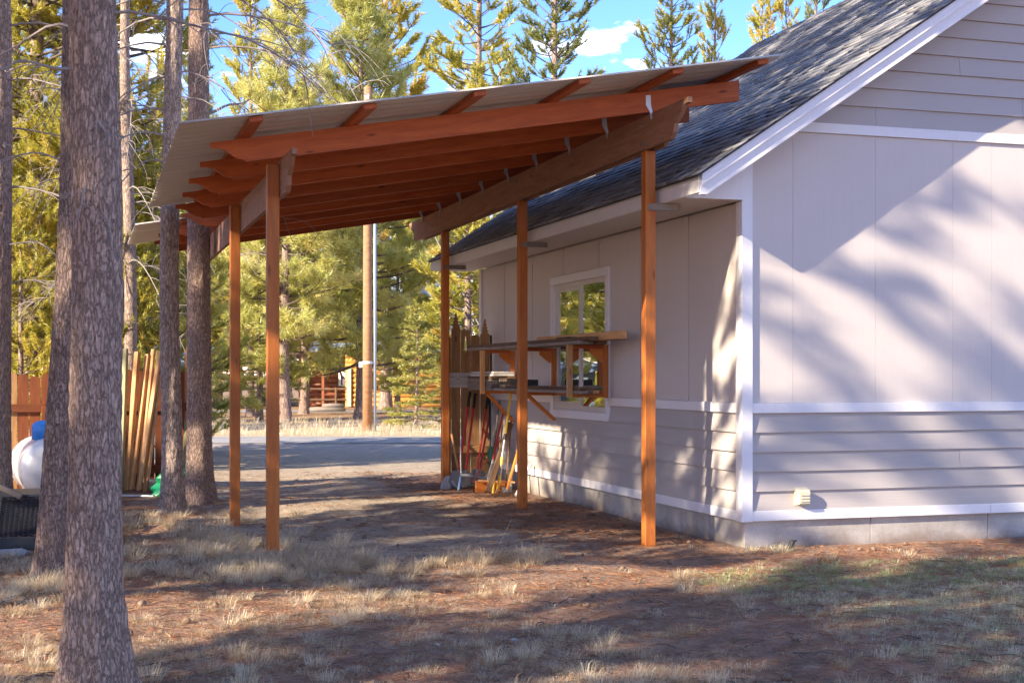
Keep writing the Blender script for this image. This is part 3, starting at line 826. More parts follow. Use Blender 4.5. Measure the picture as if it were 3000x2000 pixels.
def gen_pine(seed, H, zb, Rm, kind, r0=None, barkm=None, dens=1.0, leafm=None, fine=False):
    """kind: long (ponderosa-like tufts), short (lodgepole shoots), fir. Returns meshes."""
    rs = np.random.RandomState(seed); r0 = r0 or H*.0125
    tb = Tubes(4); P = []; A = []; S = []; T = []
    z = zb; wh = {'long': .36, 'short': .33, 'fir': .22}[kind]
    while z < H*.985:
        t = (z-zb)/(H-zb)
        if kind == 'long': rad = Rm*(1-t)**.75*(.62+.38*min(1, t*5))
        elif kind == 'fir': rad = Rm*(1-t)**.95
        else: rad = Rm*(1-t)**.6*(.5+.5*min(1, t*3))
        rad = max(rad, .12)
        nb = rs.randint(4, 7) if kind != 'fir' else rs.randint(5, 8)
        a0 = rs.rand()*6.28
        for b in range(nb):
            if rs.rand() > .92*dens+.08: continue
            az = a0+b*6.283/nb+rs.uniform(-.35, .35)
            L = rad*(rs.uniform(.55, 1.18) if kind != 'short' else rs.uniform(.35, 1.3))
            el = math.radians({'long': -8+55*t+rs.uniform(-14, 14), 'short': -16+60*t+rs.uniform(-22, 22), 'fir': -12+40*t+rs.uniform(-6, 6)}[kind])
            h = np.array((math.cos(az), math.sin(az), 0.0)); u = np.array((0, 0, 1.0))
            st = np.linspace(0, 1, 6)
            curl = {'long': .22, 'short': .30, 'fir': .10}[kind]
            zbase = z+rs.uniform(-.12, .12)
            pts = np.stack([h*L*s*math.cos(el)+u*(zbase+L*s*math.sin(el)+curl*L*s*s*(1 if t < .8 else .4)-(.10*L*s if kind != 'fir' else 0)) for s in st])
            tb.add(pts, r0*.22*(1-.6*t)*min(1, L/1.2)+.006, .005)
            dirs = unit(np.gradient(pts, axis=0))
            def emit(p, d, s_, tn): P.append(p); A.append(d); S.append(s_); T.append(tn)
            ttip = rs.rand()
            nsub = max(2, int(L*{'long': 6.0, 'short': 7.5, 'fir': 10}[kind]*dens))
            emit(pts[-1], dirs[-1], 1.0, ttip)
            if kind != 'long': emit((pts[-1]+pts[-2])/2, dirs[-1], 1.0, ttip)
            for q in range(nsub):
                s = rs.uniform(.32 if kind != 'short' else .45, .98); f = s*5; i = min(int(f), 4); p0 = pts[i]+(pts[i+1]-pts[i])*(f-i); d0 = dirs[i]
                sd = unit(np.cross(d0, u))*(1 if rs.rand() > .5 else -1)
                l2 = L*(1.02-s)*rs.uniform(.3, .75)+.12
                upk = rs.uniform(.05, .7) if kind != 'fir' else rs.uniform(-.15, .1)
                dd = unit(d0*rs.uniform(.4, 1)+sd*rs.uniform(.5, 1.1)+u*upk)
                d2 = unit(dd+u*(.45 if kind != 'fir' else 0))
                p1 = p0+dd*l2*.6; p2 = p1+d2*l2*.4
                tb.add([p0, p1, p2], .007, .004)
                tn = np.clip(ttip*.5+rs.rand()*.5, 0, 1)
                emit(p2, d2, rs.uniform(.75, 1.1), tn)
                if l2 > .3: emit(p1, unit(dd+.4*d2), rs.uniform(.7, 1), tn)
                if kind != 'long' and l2 > .2:
                    emit((p1+p2)/2, d2, rs.uniform(.7, 1), tn); emit((p0+p1)/2, dd, rs.uniform(.6, .9), tn)
        z += wh*rs.uniform(.75, 1.25)*(1.0 if t < .8 else .7)
    P.append(np.array((0, 0, H))); A.append(np.array((0, 0, 1.0))); S.append(1.0); T.append(.6)
    P, A, S, T = map(np.array, (P, A, S, T))
    if kind == 'long': V, F, own = needles(rs, P, A, S, 36, .30, 10, 95, .33, .026, .10)
    elif fine: V, F, own = needles(rs, P, A, S, 44, .34, 15, 70, .115, .017)
    elif kind == 'short': V, F, own = needles(rs, P, A, S, 22, .28, 15, 65, .16, .034)
    else: V, F, own = needles(rs, P, A, S, 20, .24, 25, 75, .09, .024)
    tint = np.clip(T[own]*.75+.1+rs.rand(len(F)).repeat(3)*.18, 0, 1)
    lm = leafm or {'long': M_PONDER, 'short': M_LODGE, 'fir': M_FIR}[kind]
    return dict(trunk=trunk_mesh(H, r0, seed, barkm or M_BARKF), branches=tb.mesh('branches', M_TWIGD), crown=np_mesh('crown', V, F, lm, False, tint))
def place(var, name, label, x, y, rot, sc, group=None, cat='tree'):
    e = thing(name, label, cat, (x, y, -.05), group, rot)
    M = WM[e.name] @ Matrix.Diagonal((sc[0], sc[0], sc[1], 1)); WM[e.name] = M; e.matrix_basis = M
    for k in ('trunk', 'branches', 'crown'):
        obj(k, var[k], e, M)
    return e
VP_ = [gen_pine(21, 14.5, 2.8, 3.2, 'long', .19), gen_pine(22, 12.5, 1.6, 3.1, 'long', .18), gen_pine(23, 9.0, .8, 2.0, 'long', .12)]
VL = [gen_pine(31, 16, 2.2, 2.2, 'short', .15), gen_pine(32, 14, 1.6, 1.9, 'short', .13), gen_pine(33, 17, 4.0, 2.0, 'short', .15, None, .8), gen_pine(34, 12, 1.2, 1.5, 'short', .12)]
VN = [gen_pine(35, 15, 1.6, 2.1, 'short', .14, M_BARK2, 1.0, None, True), gen_pine(36, 6, .5, 1.5, 'short', .07, M_BARK2, 1.0, None, True)]
VD = [gen_pine(41, 15, 1.6, 2.2, 'short', .15, None, .95, M_LODGD), gen_pine(42, 17, 4.0, 2.1, 'short', .16, None, .9, M_LODGD)]
VF = [gen_pine(51, 3.6, .25, 1.05, 'fir', .05)]
def tr(var, name, label, px, Z, rot, s, hs=None, group=None):
    x, y = bp(px, Z); return place(var, name, label, x, y, rot, (s, hs or s), group)
# pines across the road, each one told by its place
tr(VP_[0], 'pine_tree', 'bushy long-needled pine with pale bare lower trunk across the road', 838, 46, .3, 1.0, 1.02)
tr(VP_[1], 'pine_tree', 'long-needled pine behind the utility pole, crown rising above its top', 1058, 49, 1.9, 1.15, 1.32)
tr(VP_[0], 'pine_tree', 'second bare-trunked pine just right of the pale trunk, farther back', 890, 55, 4.0, .95, .9)
tr(VP_[2], 'pine_tree', 'low young pine with branches near the ground behind the two left posts', 760, 47, 2.0, 1.0, .78)
tr(VF[0], 'fir_tree', 'small yellow-green young fir in front of the log cabin', 1219, 41, 0, 1.0, 1.0)
tr(VP_[1], 'pine_tree', 'broad pine filling the gap between pole and small fir', 1165, 57, 5.2, .75, .62)
tr(VL[0], 'lodgepole_pine', 'tall yellow-lit pine crown behind the pole-top pine', 1130, 62, .4, 1.75, 1.55)
tr(VL[2], 'lodgepole_pine', 'open-crowned pine against the sky left of the dark slender pine', 1405, 55, 1.1, 1.45, 1.32)
tr(VL[3], 'lodgepole_pine', 'short dense golden pine just above the carport roof edge', 1400, 50, 2.2, 1.0, 1.08)
tr(VD[1], 'lodgepole_pine', 'dark slender pine standing alone against the blue sky', 1625, 50, 3.3, 1.15, 1.22)
tr(VL[2], 'lodgepole_pine', 'thin-topped pine left of the roof ridge, the broader of two', 1966, 54, 4.1, 1.1, 1.1)
tr(VL[1], 'lodgepole_pine', 'narrow pine spire right beside the thin-topped pine', 2092, 56, 5.0, .8, 1.3)
tr(VL[1], 'lodgepole_pine', 'pine top peeking over the roof slope next to the white cloud', 2235, 66, .8, 1.1, 1.52)
tr(VL[1], 'lodgepole_pine', 'spindly pine top over the middle of the visible ridge', 2305, 66, 2.4, .8, 1.6)
tr(VD[0], 'lodgepole_pine', 'rightmost pine tip showing above the roof ridge', 2392, 70, 1.5, .9, 1.64)
tr(VL[3], 'lodgepole_pine', 'golden pine at the far corner of the house', 1370, 34, 3.6, .95, .72)
tr(VL[1], 'lodgepole_pine', 'sparse pine beside the big trunks with golden crown above the roof corner', 735, 52, 3.1, 1.1, 1.3)
tr(VL[0], 'lodgepole_pine', 'pine between the golden corner pine and the slender fir', 1300, 62, 2.5, .8, .65)
# the stand of pines behind the left fence
rs = random.Random(77)
stand = [(25, 24), (95, 22.8), (215, 23.0), (330, 23.2),
         (60, 64), (0, 70), (150, 66), (240, 70), (350, 68), (300, 76), (480, 72), (560, 66), (420, 80), (640, 70), (-100, 66), (-200, 72), (520, 78), (590, 74),
         (700, 66), (790, 74), (900, 78), (1000, 82), (1080, 76), (1190, 84), (1270, 74), (1340, 80), (1440, 88), (850, 90)]
for i, (px, Z) in enumerate(stand):
    v = VN[0] if Z < 40 else rs.choice([VP_[0], VL[3], VL[1], VD[0]])
    s = rs.uniform(.85, 1.15); hsx = s*rs.uniform(.9, 1.15) if px < 600 else rs.uniform(.75, .95)
    if 330 < px < 560 and Z < 40: hsx *= .7
    if px < 600:
        tr(v, 'forest_pine', 'tall yellow-green pine close behind the left fence' if Z < 40 else 'distant pine glimpsed between the nearer trunks at left', px, Z, rs.random()*6.28, s*1.05, hsx, 'tall pines close behind the left fence' if Z < 40 else 'distant pines at left')
    else:
        tr(v, 'backdrop_pine', 'distant pine in the belt of trees behind the cabin', px, Z, rs.random()*6.28, s*1.15, hsx, 'pines in the belt behind the cabin')
# young pines right behind the fence
for px, Z, rot, sc_, hs_, lb in ((62, 21.6, 0, .75, .36, 'young sunlit pine just over the fence right of the edge trunk'), (120, 22.6, 2, .7, .5, 'taller young pine over the fence, left of the nearest trunk'),
        (338, 22.0, 4, .7, .42, 'young pine behind the leaning timbers'), (430, 23.5, 1, .8, .45, 'young pine showing between timbers and pale trunk'), (500, 29, 5, .9, .5, 'young pine farther back between timbers and thick trunk'), (250, 27, 3.3, .9, .5, 'young pine directly behind the nearest trunk'), (395, 28, 2.3, .9, .55, 'young pine behind the pale-roofed shed'), (555, 26.5, 3, .8, .40, 'young pine showing between the two trunks by the carport')):
    tr(VN[1], 'young_pine', lb, px, Z, rot, sc_*1.1, hs_*2)
# unseen belt of tall pines added far left to block low skylight
for i in range(26):
    place([VL[0], VD[1], VL[1], VD[0]][i % 4], 'sky_block_pine', 'unseen tall pine added far off the left edge to block low skylight', -42-9*((i*7) % 5)/4, -22+3.6*i, i*2.1, (1.6, .95), 'unseen pines added far left to block low skylight')
# low pines off the left edge that the window mirrors
for i, (x, y) in enumerate(((-3.2, 40.0), (-5.8, 43.5), (-4.6, 37.0), (-7.6, 47.0), (-1.6, 44.5))):
    place(VL[3], 'low_pine', 'low bright pine off the left edge, mirrored in the window', x, y, i*1.9, (1.2, .68), 'low pines mirrored in the window')
# pines out of frame to the left, whose crowns dapple the yard
SHADE = [(-4.4, 2.2, 2), (-6.7, 7.5, 2), (-10.5, 2.6, 2), (-12.0, 7.5, 0), (-7.6, 10.4, 2), (-13.5, 12.0, 2), (-8.2, -1.0, 1), (-14.5, 0.5, 0), (-17.5, 5.5, 1), (-18.0, 10.5, 2), (-3.4, 0.2, 2), (-20, -4, 0), (-12.5, -5.0, 1)]
VS = [VL[0], VD[1], VL[2]]
for i, (x, y, v) in enumerate(SHADE):
    place(VS[v], 'shade_pine', 'pine standing beyond the left edge of the view, casting dappled shade', x, y, i*1.37, (1.15, 1.0+.08*(i % 3)), 'pines beyond the left edge of the view')

# ---- the big trunks in front
def crown_for(seed, H, zb, Rm, leafm): 
    g = gen_pine(seed, H, zb, Rm, 'short', .12, None, .75, leafm); return g
CR = crown_for(61, 17, 7.6, 1.9, M_LODGE)
def dead_branch(parent, z, az, L, r, seed, base_r, droop=.35, twigs=7, cx=0, cy=0, up=.12, mat=None):
    rs_ = np.random.RandomState(seed); tb = Tubes(5)
    h = np.array((math.cos(az), math.sin(az), 0)); sd = np.array((-h[1], h[0], 0)); o = np.array((cx, cy, z))+h*base_r*.7
    bend = rs_.uniform(-.35, .35)
    n = 9; pts = [o+h*L*s+sd*bend*L*s*s+np.array((0, 0, L*(up*s*2-droop*s*s*1.6)+.02*math.sin(s*9+seed))) for s in np.linspace(0, 1, n)]
    tb.add(pts, r, r*.25)
    for q in range(twigs):
        s = rs_.uniform(.25, .98); i = min(int(s*(n-1)), n-2); p = pts[i]; l = L*rs_.uniform(.18, .5)
        d = unit(h*rs_.uniform(.1, 1)+sd*rs_.uniform(-1.1, 1.1)+np.array((0, 0, rs_.uniform(-.3, .4))))
        c = rs_.uniform(.3, .9)
        tp = [p+d*l*t+np.array((0, 0, -c*l*t*t))+sd*l*.25*math.sin(t*3+q)*t for t in np.linspace(0, 1, 6)]
        tb.add(tp, r*.42, r*.14)
        if rs_.rand() > .4:
            p2 = tp[3]; d2 = unit(d+rs_.randn(3)*.6); l2 = l*.5
            tb.add([p2+d2*l2*t+np.array((0, 0, -.5*l2*t*t)) for t in np.linspace(0, 1, 5)], r*.25, r*.1)
    M = W(parent)
    return obj('dead_branch', tb.mesh('dead_branch', mat or M_TWIG), parent, M)
def big_tree(name, label, px, Z, r, H, lean, seed, mat, branches, flare=.55, n=56, rough=.012):
    x, y = bp(px, Z); e = thing(name, label, 'tree', (x, y, gz(x, y)))
    obj('trunk', trunk_mesh(H, r, seed, mat, n, 40, .10, lean, flare, rough, .2), e, W(e))
    sc = Matrix.Diagonal((1, 1, H/17, 1)); sh = Matrix.Translation((lean[0]*9, lean[1]*9, 0))
    obj('branches', CR['branches'], e, W(e) @ sh @ Matrix.Rotation(seed, 4, 'Z') @ sc)
    obj('crown', CR['crown'], e, W(e) @ sh @ Matrix.Rotation(seed, 4, 'Z') @ sc)
    for j, b in enumerate(branches): 
        z = b[0]; dead_branch(e, z, b[1], b[2], b[3], seed*20+j, r*.8, *(b[4:]), cx=lean[0]*z, cy=lean[1]*z)
    return e
RIGHT = -R(YAW)
def rb(deg): return RIGHT+R(deg)          # 0 = to the right in view, 90 = away, 180 = left, -90 = towards
big_tree('pine_tree', 'thick blurred pine trunk nearest the camera at left', 278, 6.65, .124, 17, (-.0134, .0042), 3, M_BARK,
         [(3.05, rb(200), .5, .008), (2.75, rb(-60), .28, .006), (2.45, rb(-75), .25, .006, .9, 2), (3.25, rb(150), .8, .008), (3.3, rb(15), 1.1, .009), (2.35, rb(-40), .2, .006, .8, 1)], .85, 80, .011)
big_tree('pine_tree', 'slim leaning pine trunk tucked behind the nearest trunk', 150, 10.6, .105, 15, (.038, -.012), 4, M_BARKD,
         [(3.9, rb(170), .9, .009), (3.2, rb(190), .8, .008)], .5)
big_tree('pine_tree', 'pine trunk cut off by the left edge of the photo', -12, 14.6, .15, 17, (-.004, 0), 5, M_BARK,
         [(5.2, rb(5), 1.5, .014), (4.6, rb(-10), 1.3, .012), (4.1, rb(8), 1.2, .012), (3.5, rb(0), 1.4, .013, .55), (2.9, rb(-15), 1.0, .01), (2.5, rb(10), .9, .01), (3.9, rb(-40), .35, .012, .2, 1), (4.7, rb(-30), .3, .012, .2, 1)], .45)
x, y = 1.02, 16.18
def bearing_of(x, y): 
    Zc = SY*x+CY*y; return 1500+4050*((CY*x-SY*y)/Zc), Zc
b_, Z_ = bearing_of(1.02, 16.18)
big_tree('pine_tree', 'pale slender pine trunk rising through the carport roof notch', b_, Z_, .115, 16, (-.004, 0), 6, M_BARK2,
         [(5.6, rb(170), 1.4, .014, .7, 12), (5.3, rb(200), 1.5, .014, .6, 12), (4.95, rb(160), 1.3, .013, .7, 12), (4.6, rb(185), 1.5, .014, .8, 12), (4.3, rb(215), 1.2, .012, .7, 10), (4.0, rb(175), 1.0, .011, .8, 10), (5.5, rb(-20), 1.2, .012, .6, 8), (5.0, rb(10), 1.0, .011, .6, 8), (4.7, rb(-40), .9, .010, .5, 6), (4.35, rb(0), .8, .010, .3, 5), (5.75, rb(30), 1.3, .012, .5, 9), (5.8, rb(-160), 1.4, .013, .7, 12)], .45)
b_, Z_ = bearing_of(1.40, 17.15)
big_tree('pine_tree', 'thick dark pine trunk just left of the second post', b_, Z_, .15, 17, (.0, 0), 7, M_BARK,
         [(5.9, rb(5), 2.0, .017, .35, 9), (5.5, rb(-20), 1.7, .015, .45, 9), (4.75, rb(10), .55, .022, -.1, 1), (5.1, rb(-60), .8, .014, .5, 5), (5.7, rb(30), 1.8, .014, .6, 9), (4.4, rb(0), 1.1, .011, .9, 5), (6.3, rb(-10), 2.1, .016, .7, 10), (6.2, rb(15), 1.7, .015, .9, 8)], .5)
# a pine whose lower limbs are all dead and bare, behind the left trunks
tw = thing('pine_tree', 'pine with a tangle of bare grey drooping limbs behind the nearest trunk', 'tree', (*bp(375, 21.5), 0))
obj('trunk', trunk_mesh(15, .11, 8, M_BARK2, 16, 40, .1, (0, 0), .4), tw, W(tw))
obj('branches', CR['branches'], tw, W(tw)); obj('crown', CR['crown'], tw, W(tw))
rs = random.Random(9)
for j in range(30):
    dead_branch(tw, rs.uniform(3.2, 7.6), rs.random()*6.28, rs.uniform(.9, 1.9), .013, 300+j, .08, rs.uniform(.5, 1.0), 13)
# ------------------------------------------------------------------ lumber rack on the left wall
rack = thing('lumber_rack', 'wall-hung wooden lumber rack of three bracket frames across the window', 'rack', (5.4, 16.1, 1.3))
for y in (14.35, 16.1, 17.8):
    bbox('upright', 5.13, 5.195, y-.02, y+.02, 1.30, 1.885, M_NEW if y != 16.1 else M_POST, rack)
    bbox('upright', 5.555, 5.615, y-.02, y+.02, 1.30, 1.885, M_POST, rack)
    bbox('arm', 5.197, 5.553, y-.02, y+.02, 1.845, 1.885, M_RAFT, rack)
    bbox('arm', 5.197, 5.553, y-.02, y+.02, 1.305, 1.345, M_POST, rack)
    MB().prism([(5.553, 1.843), (5.553, 1.70), (5.53, 1.70), (5.40, 1.80), (5.40, 1.843)], (y-.012, y+.012), 'Y').build('gusset', M_POST, rack)
board('brace', (5.22, 17.76, 1.30), (5.58, 17.76, .93), .04, .07, M_POST, rack, up=(0, 1, 0))
board('brace', (5.24, 16.06, 1.30), (5.58, 16.06, 1.0), .04, .07, M_POST, rack, up=(0, 1, 0))
bbox('ledger', 5.585, 5.615, 14.375, 16.078, 1.305, 1.345, M_POST, rack)
def lum(x, y0, y1, z, w, t, mat, label, name='board', group=None):
    o = board(name, (x, y0, z+t/2+.001), (x+random.uniform(-.004, .004), y1, z+t/2+.001), w, t, mat, None, bev=.004)
    return tag(o, label, 'board', group)
Z1 = 1.886
lum(5.185, 13.95, 18.42, Z1, .10, .036, M_OLD, 'outer grey long board lying on the top of the rack')
lum(5.30, 14.1, 18.2, Z1, .105, .036, M_OLD, 'second grey board from outside on top of the rack')
lum(5.415, 14.0, 17.95, Z1, .105, .036, M_DIRTYWOOD, 'dark board on top of the rack next to the wall')
lum(5.20, 13.72, 18.50, Z1+.038, .12, .036, M_DIRTYWOOD, 'long dark brown board overhanging the far end of the rack top')
lum(5.335, 13.20, 15.9, Z1+.038, .085, .085, M_NEW, 'thick pale post lying topmost on the rack, its end toward the corner')
lum(5.45, 13.5, 16.6, Z1+.038, .10, .036, M_OLD, 'weathered board behind the thick pale post on the rack')
ZB = 1.346
lum(5.24, 14.1, 17.4, ZB, .085, .036, M_OLD, 'weathered outer board on the lower rack shelf')
lum(5.34, 14.2, 17.5, ZB, .09, .036, M_OLD, 'weathered middle board on the lower rack shelf')
lum(5.45, 14.3, 17.3, ZB, .09, .036, M_NEW, 'pale board on the lower rack shelf by the wall')
lum(5.25, 14.13, 16.9, ZB+.038, .09, .036, M_DIRTYWOOD, 'dark upper board on the outer edge of the lower shelf')
lum(5.36, 14.5, 17.2, ZB+.038, .09, .036, M_PALE, 'whitish board lying on the lower shelf stack')
# the short stack in the far frame: board ends stacked row on row
rs = random.Random(4)
for r_ in range(5):
    xw = 5.205; row = 0
    while xw < 5.53:
        w = rs.choice((.088, .088, .11, .14)); w = min(w, 5.548-xw)
        if w < .05: break
        o = board('board', (xw+w/2, 17.56+rs.uniform(-.05, .04), ZB+.019+.0385*r_), (xw+w/2, 18.7, ZB+.019+.0385*r_), w-.003, .036, M_OLD if r_ < 4 else M_DIRTYWOOD, None)
        row += 1; tag(o, ['leftmost', 'second', 'third', 'fourth', 'fifth', 'sixth'][row-1]+' board end in the '+['bottom', 'second-lowest', 'middle', 'second-highest', 'top'][r_]+' row of the far rack stack', 'board', 'boards in the far rack stack'); xw += w
for r_ in range(3):
    o = board('trim_strip', (5.375+.01*r_, 17.52+.03*r_, ZB+.2015+.0205*r_), (5.375, 18.6, ZB+.2015+.0205*r_), .30-.01*r_, .019, M_PALE, None)
    tag(o, ['lowest', 'middle', 'topmost'][r_]+' pale trim board on the short stack in the far rack frame', 'board')
tray = thing('tray', 'black plastic tray sitting on the lower rack shelf', 'tray', (5.32, 16.45, ZB+.076))
MB().box(5.22, 5.42, 16.25, 16.66, ZB+.076, ZB+.09).build('tray_base', M_BLACK, tray)
for q in ((5.21, 5.222, 16.24, 16.67), (5.418, 5.43, 16.24, 16.67), (5.222, 5.418, 16.24, 16.252), (5.222, 5.418, 16.658, 16.67)):
    MB().box(q[0], q[1], q[2], q[3], ZB+.0762, ZB+.15).build('tray_side', M_BLACK, tray)
tag(bbox('rubber_mat', 5.14, 5.26, 14.38, 14.75, Z1+.0755, Z1+.088, M_BLACK), 'black rubber strip draped on the rack top near the window', 'strip')

# ------------------------------------------------------------------ fence panel between far post and house
def tree_edge(cx, z0, z1, w, tiers=4):
    """outline points of a little fir, right side up then down the left"""
    h = (z1-z0)/tiers; right = []
    for k in range(tiers):
        ww = w*(1-.72*k/(tiers-1)) if tiers > 1 else w; wn_ = w*(1-.72*(k+1)/(tiers-1)) if k < tiers-1 else 0
        right += [(ww, z0+h*k), (max(.008, ww*.3), z0+h*(k+.85))]
    right[-1] = (.004, z1)
    return [(cx+a, b) for a, b in right]+[(cx-a, b) for a, b in right[::-1]]
def picket(parent, x0, x1, zb, ztop, y0, y1, mat, style='dog', tip=0):
    e = .028; cx = (x0+x1)/2
    if style == 'dog': top = [(x1, ztop-e), (x1-e, ztop), (x0+e, ztop), (x0, ztop-e)]
    elif style == 'point':
        top = [(x1, ztop-.045), (cx+.028, ztop)]+tree_edge(cx, ztop+.002, ztop+tip, .06)+[(cx-.028, ztop), (x0, ztop-.045)]
    else:
        pts = 5; top = [(cx+(x1-x0)/2*math.cos(a), ztop-.04+.04*math.sin(a)) for a in np.linspace(0, math.pi, 8)]
    outer = [(x0, zb), (x1, zb)]+top
    if style == 'hole': pass
    M = Matrix((Vector((0, 0, 1)), Vector((1, 0, 0)), Vector((0, 1, 0)))).transposed().to_4x4(); M.translation = (cx, (y0+y1)/2, (zb+ztop)/2)
    return MB().prism(outer, (y0, y1), 'Y').build('picket', mat, parent, M)
pan = thing('fence_panel', 'narrow picket fence panel with cut-out firs between far post and house', 'fence', (5.3, 18.9, 0))
FY0, FY1 = 18.905, 18.925
picket(pan, 4.975, 5.022, .03, 2.10, FY0, FY1, M_FENCE2)
picket(pan, 5.03, 5.158, .03, 2.245, FY0, FY1, M_FENCE2, 'point', .19)
picket(pan, 5.318, 5.445, .03, 2.12, FY0, FY1, M_FENCE2)
picket(pan, 5.455, 5.588, .03, 2.17, FY0, FY1, M_FENCE2, 'point', .18)
picket(pan, 5.596, 5.624, .03, 2.12, FY0, FY1, M_FENCE2)
# the picket with a fir-shaped hole: two halves round the cut-out share one outline
x0, x1, cx = 5.168, 5.308, 5.238
hole = tree_edge(cx, 1.90, 2.10, .042, 4)
hr = [p for p in hole if p[0] >= cx]; hl = [p for p in hole if p[0] < cx]
outer = [(x0, .03), (cx-.008, .03), (cx-.008, 1.86)]
half_r = [(cx, .03), (x1, .03), (x1, 2.165), (x1-.028, 2.19), (cx, 2.19), (cx, 2.101)]+[(p[0], p[1]) for p in hr[::-1]]+[(cx+.009, 1.90), (cx+.009, 1.865), (cx, 1.865)]
half_l = [(2*cx-a, b) for a, b in half_r][::-1]
M = Matrix((Vector((0, 0, 1)), Vector((1, 0, 0)), Vector((0, 1, 0)))).transposed().to_4x4(); M.translation = (cx, FY0+.01, 1.1)
MB().prism(half_r, (FY0, FY1), 'Y').prism(half_l, (FY0, FY1), 'Y').build('picket', M_FENCE2, pan, M)['label'] = 'picket with a fir-shaped hole'
bbox('rail', 4.975, 5.56, FY0-.027, FY0-.002, 1.375, 1.585, M_PALE, pan)
bbox('rail', 4.975, 5.62, FY0-.042, FY0-.002, .45, .545, M_FENCE2, pan)
for j, (x, z) in enumerate(((4.99, 1.53), (5.04, 1.53), (5.09, 1.50), (5.14, 1.53), (5.12, 1.49), (5.21, 1.53), (5.26, 1.52))):
    MB().tube([(x, FY0-.028, z), (x+.01, FY0-.07, z-.004), (x+.028, FY0-.085, z-.006)], .004, 6).build('nail', M_BOLT, pan)

# ------------------------------------------------------------------ garden tools leaning there
def tool(name, label, foot, top, segs, cat='tool'):
    f = Vector(foot); t = Vector(top); d = t-f
    e = thing(name, label, cat, foot)
    for nm, a, b, r, m in segs:
        MB().tube([f+d*a, f+d*((a+b)/2), f+d*b], r, 10).build(nm, m, e, smooth=False)
    return e, f, d
def blade(e, f, d, w, L, mat, nm='blade', bend=.02):
    """shovel blade at the foot, running down along the shaft"""
    u = d.normalized(); s = u.cross(Vector((0, 1, 0))).normalized(); n = s.cross(u)
    prof = [(0, .02), (.12, .5), (.3, .5), (.65, .46), (.9, .25), (1.0, .02)]
    vs = []; fs = []
    for i, (t, hw) in enumerate(prof):
        for k, q in enumerate((-1, -.5, 0, .5, 1)):
            vs.append(f+u*(L*(1-t))+s*(q*hw*w)+n*(bend*(q*q-.5)))
    for i in range(len(prof)-1):
        for k in range(4): fs.append((i*5+k, i*5+k+1, (i+1)*5+k+1, (i+1)*5+k))
    o = MB().poly(vs, fs).build(nm, mat, e)
    sm = o.modifiers.new('gauge', 'SOLIDIFY'); sm.thickness = .004
RG = lambda r=.017: [('handle', .18, .84, r, M_RED), ('grip', .84, 1, r+.004, M_BLACK), ('ferrule', .12, .18, r+.002, M_STEEL)]
e, f, d = tool('shovel', 'leftmost red-handled shovel with black grip leaning on the fence panel', (4.90, 18.15, .02), (5.265, 18.78, 1.31), RG()); blade(e, f, d, .21, .26, M_STEEL)
e, f, d = tool('shovel', 'second red-handled shovel with black grip, right of the leftmost', (5.00, 18.16, .02), (5.343, 18.78, 1.29), RG()); blade(e, f, d, .2, .26, M_STEEL)
e, f, d = tool('garden_rake', 'thin red-handled rake with black grip standing third from the far post', (5.18, 18.24, .02), (5.538, 18.80, 1.27), RG(.014))
bb = MB().box(5.10, 5.36, 18.225, 18.245, .03, .055)
for k in range(9): bb.box(5.105+.03*k, 5.113+.03*k, 18.18, 18.225, .03, .042)
bb.build('rake_head', M_STEEL, e)
e, f, d = tool('shovel', 'dark red-handled shovel with black grip deepest in the tool cluster', (5.26, 18.42, .02), (5.60, 18.80, 1.2), RG(.015)); blade(e, f, d, .2, .25, M_STEEL)
e, f, d = tool('hoe', 'bright red-handled cultivator with curved grey head', (5.16, 17.55, .10), (5.52, 18.0, 1.06), [('handle', .33, 1, .014, M_RED), ('ferrule', .27, .33, .016, M_STEEL)])
p = [f+d*.28, f+d*.18+Vector((-.01, -.01, 0)), f+d*.1+Vector((-.02, -.03, -.0)), f+Vector((-.005, -.06, -.02)), f+Vector((.045, -.10, -.045))]
MB().tube(p, [.016, .018, .018, .015, .008], 8).build('hook_head', M_STEEL, e, smooth=True)
e, f, d = tool('lopper', 'long yellow and black pole tool leaning beside the second right post', (5.24, 17.35, .03), (5.545, 17.75, 1.3),
               [('lower_pole', 0, .16, .017, M_YEL), ('sleeve', .16, .26, .019, M_STEEL), ('collar', .26, .34, .022, M_YEL), ('joint', .34, .52, .017, M_STEEL), ('clamp', .52, .58, .023, M_BLACK), ('handle', .58, 1, .017, M_YEL)])
e, f, d = tool('pole', 'short orange-handled tool low beside the second right post', (5.28, 17.1, .03), (5.555, 17.4, .62), [('handle', .05, .9, .017, M_ORG), ('tip', 0, .05, .02, M_STEEL), ('end', .9, 1, .019, M_YEL)])
o = board('plank', (5.06, 17.2, .035), (5.575, 17.85, .9), .075, .035, M_DIRTYWOOD, None, up=(0, -1, .4)); tag(o, 'dark brown plank leaning across the garden tools', 'plank')
e, f, d = tool('axe_handle', 'pale wooden handle standing nearest the far right post', (4.985, 18.2, .03), (5.0, 18.79, .72), [('handle', .0, 1, .018, M_NEW)])
e, f, d = tool('axe_handle', 'pale wooden handle between the two left red shovels', (4.93, 18.28, .03), (5.22, 18.80, .93), [('handle', .15, 1, .017, M_NEW), ('ferrule', 0, .15, .02, M_STEEL)])
e, f, d = tool('digging_bar', 'black iron digging bar among the tools behind the rack brace', (5.42, 18.3, .02), (5.57, 18.83, 1.26), [('bar', 0, .9, .014, M_BLKSTEEL), ('grip', .9, 1, .019, M_BLACK)])
e, f, d = tool('pipe', 'grey galvanised pipe upright behind the tools', (5.46, 18.42, .02), (5.60, 18.84, 1.36), [('shaft', 0, 1, .013, M_GALV)])
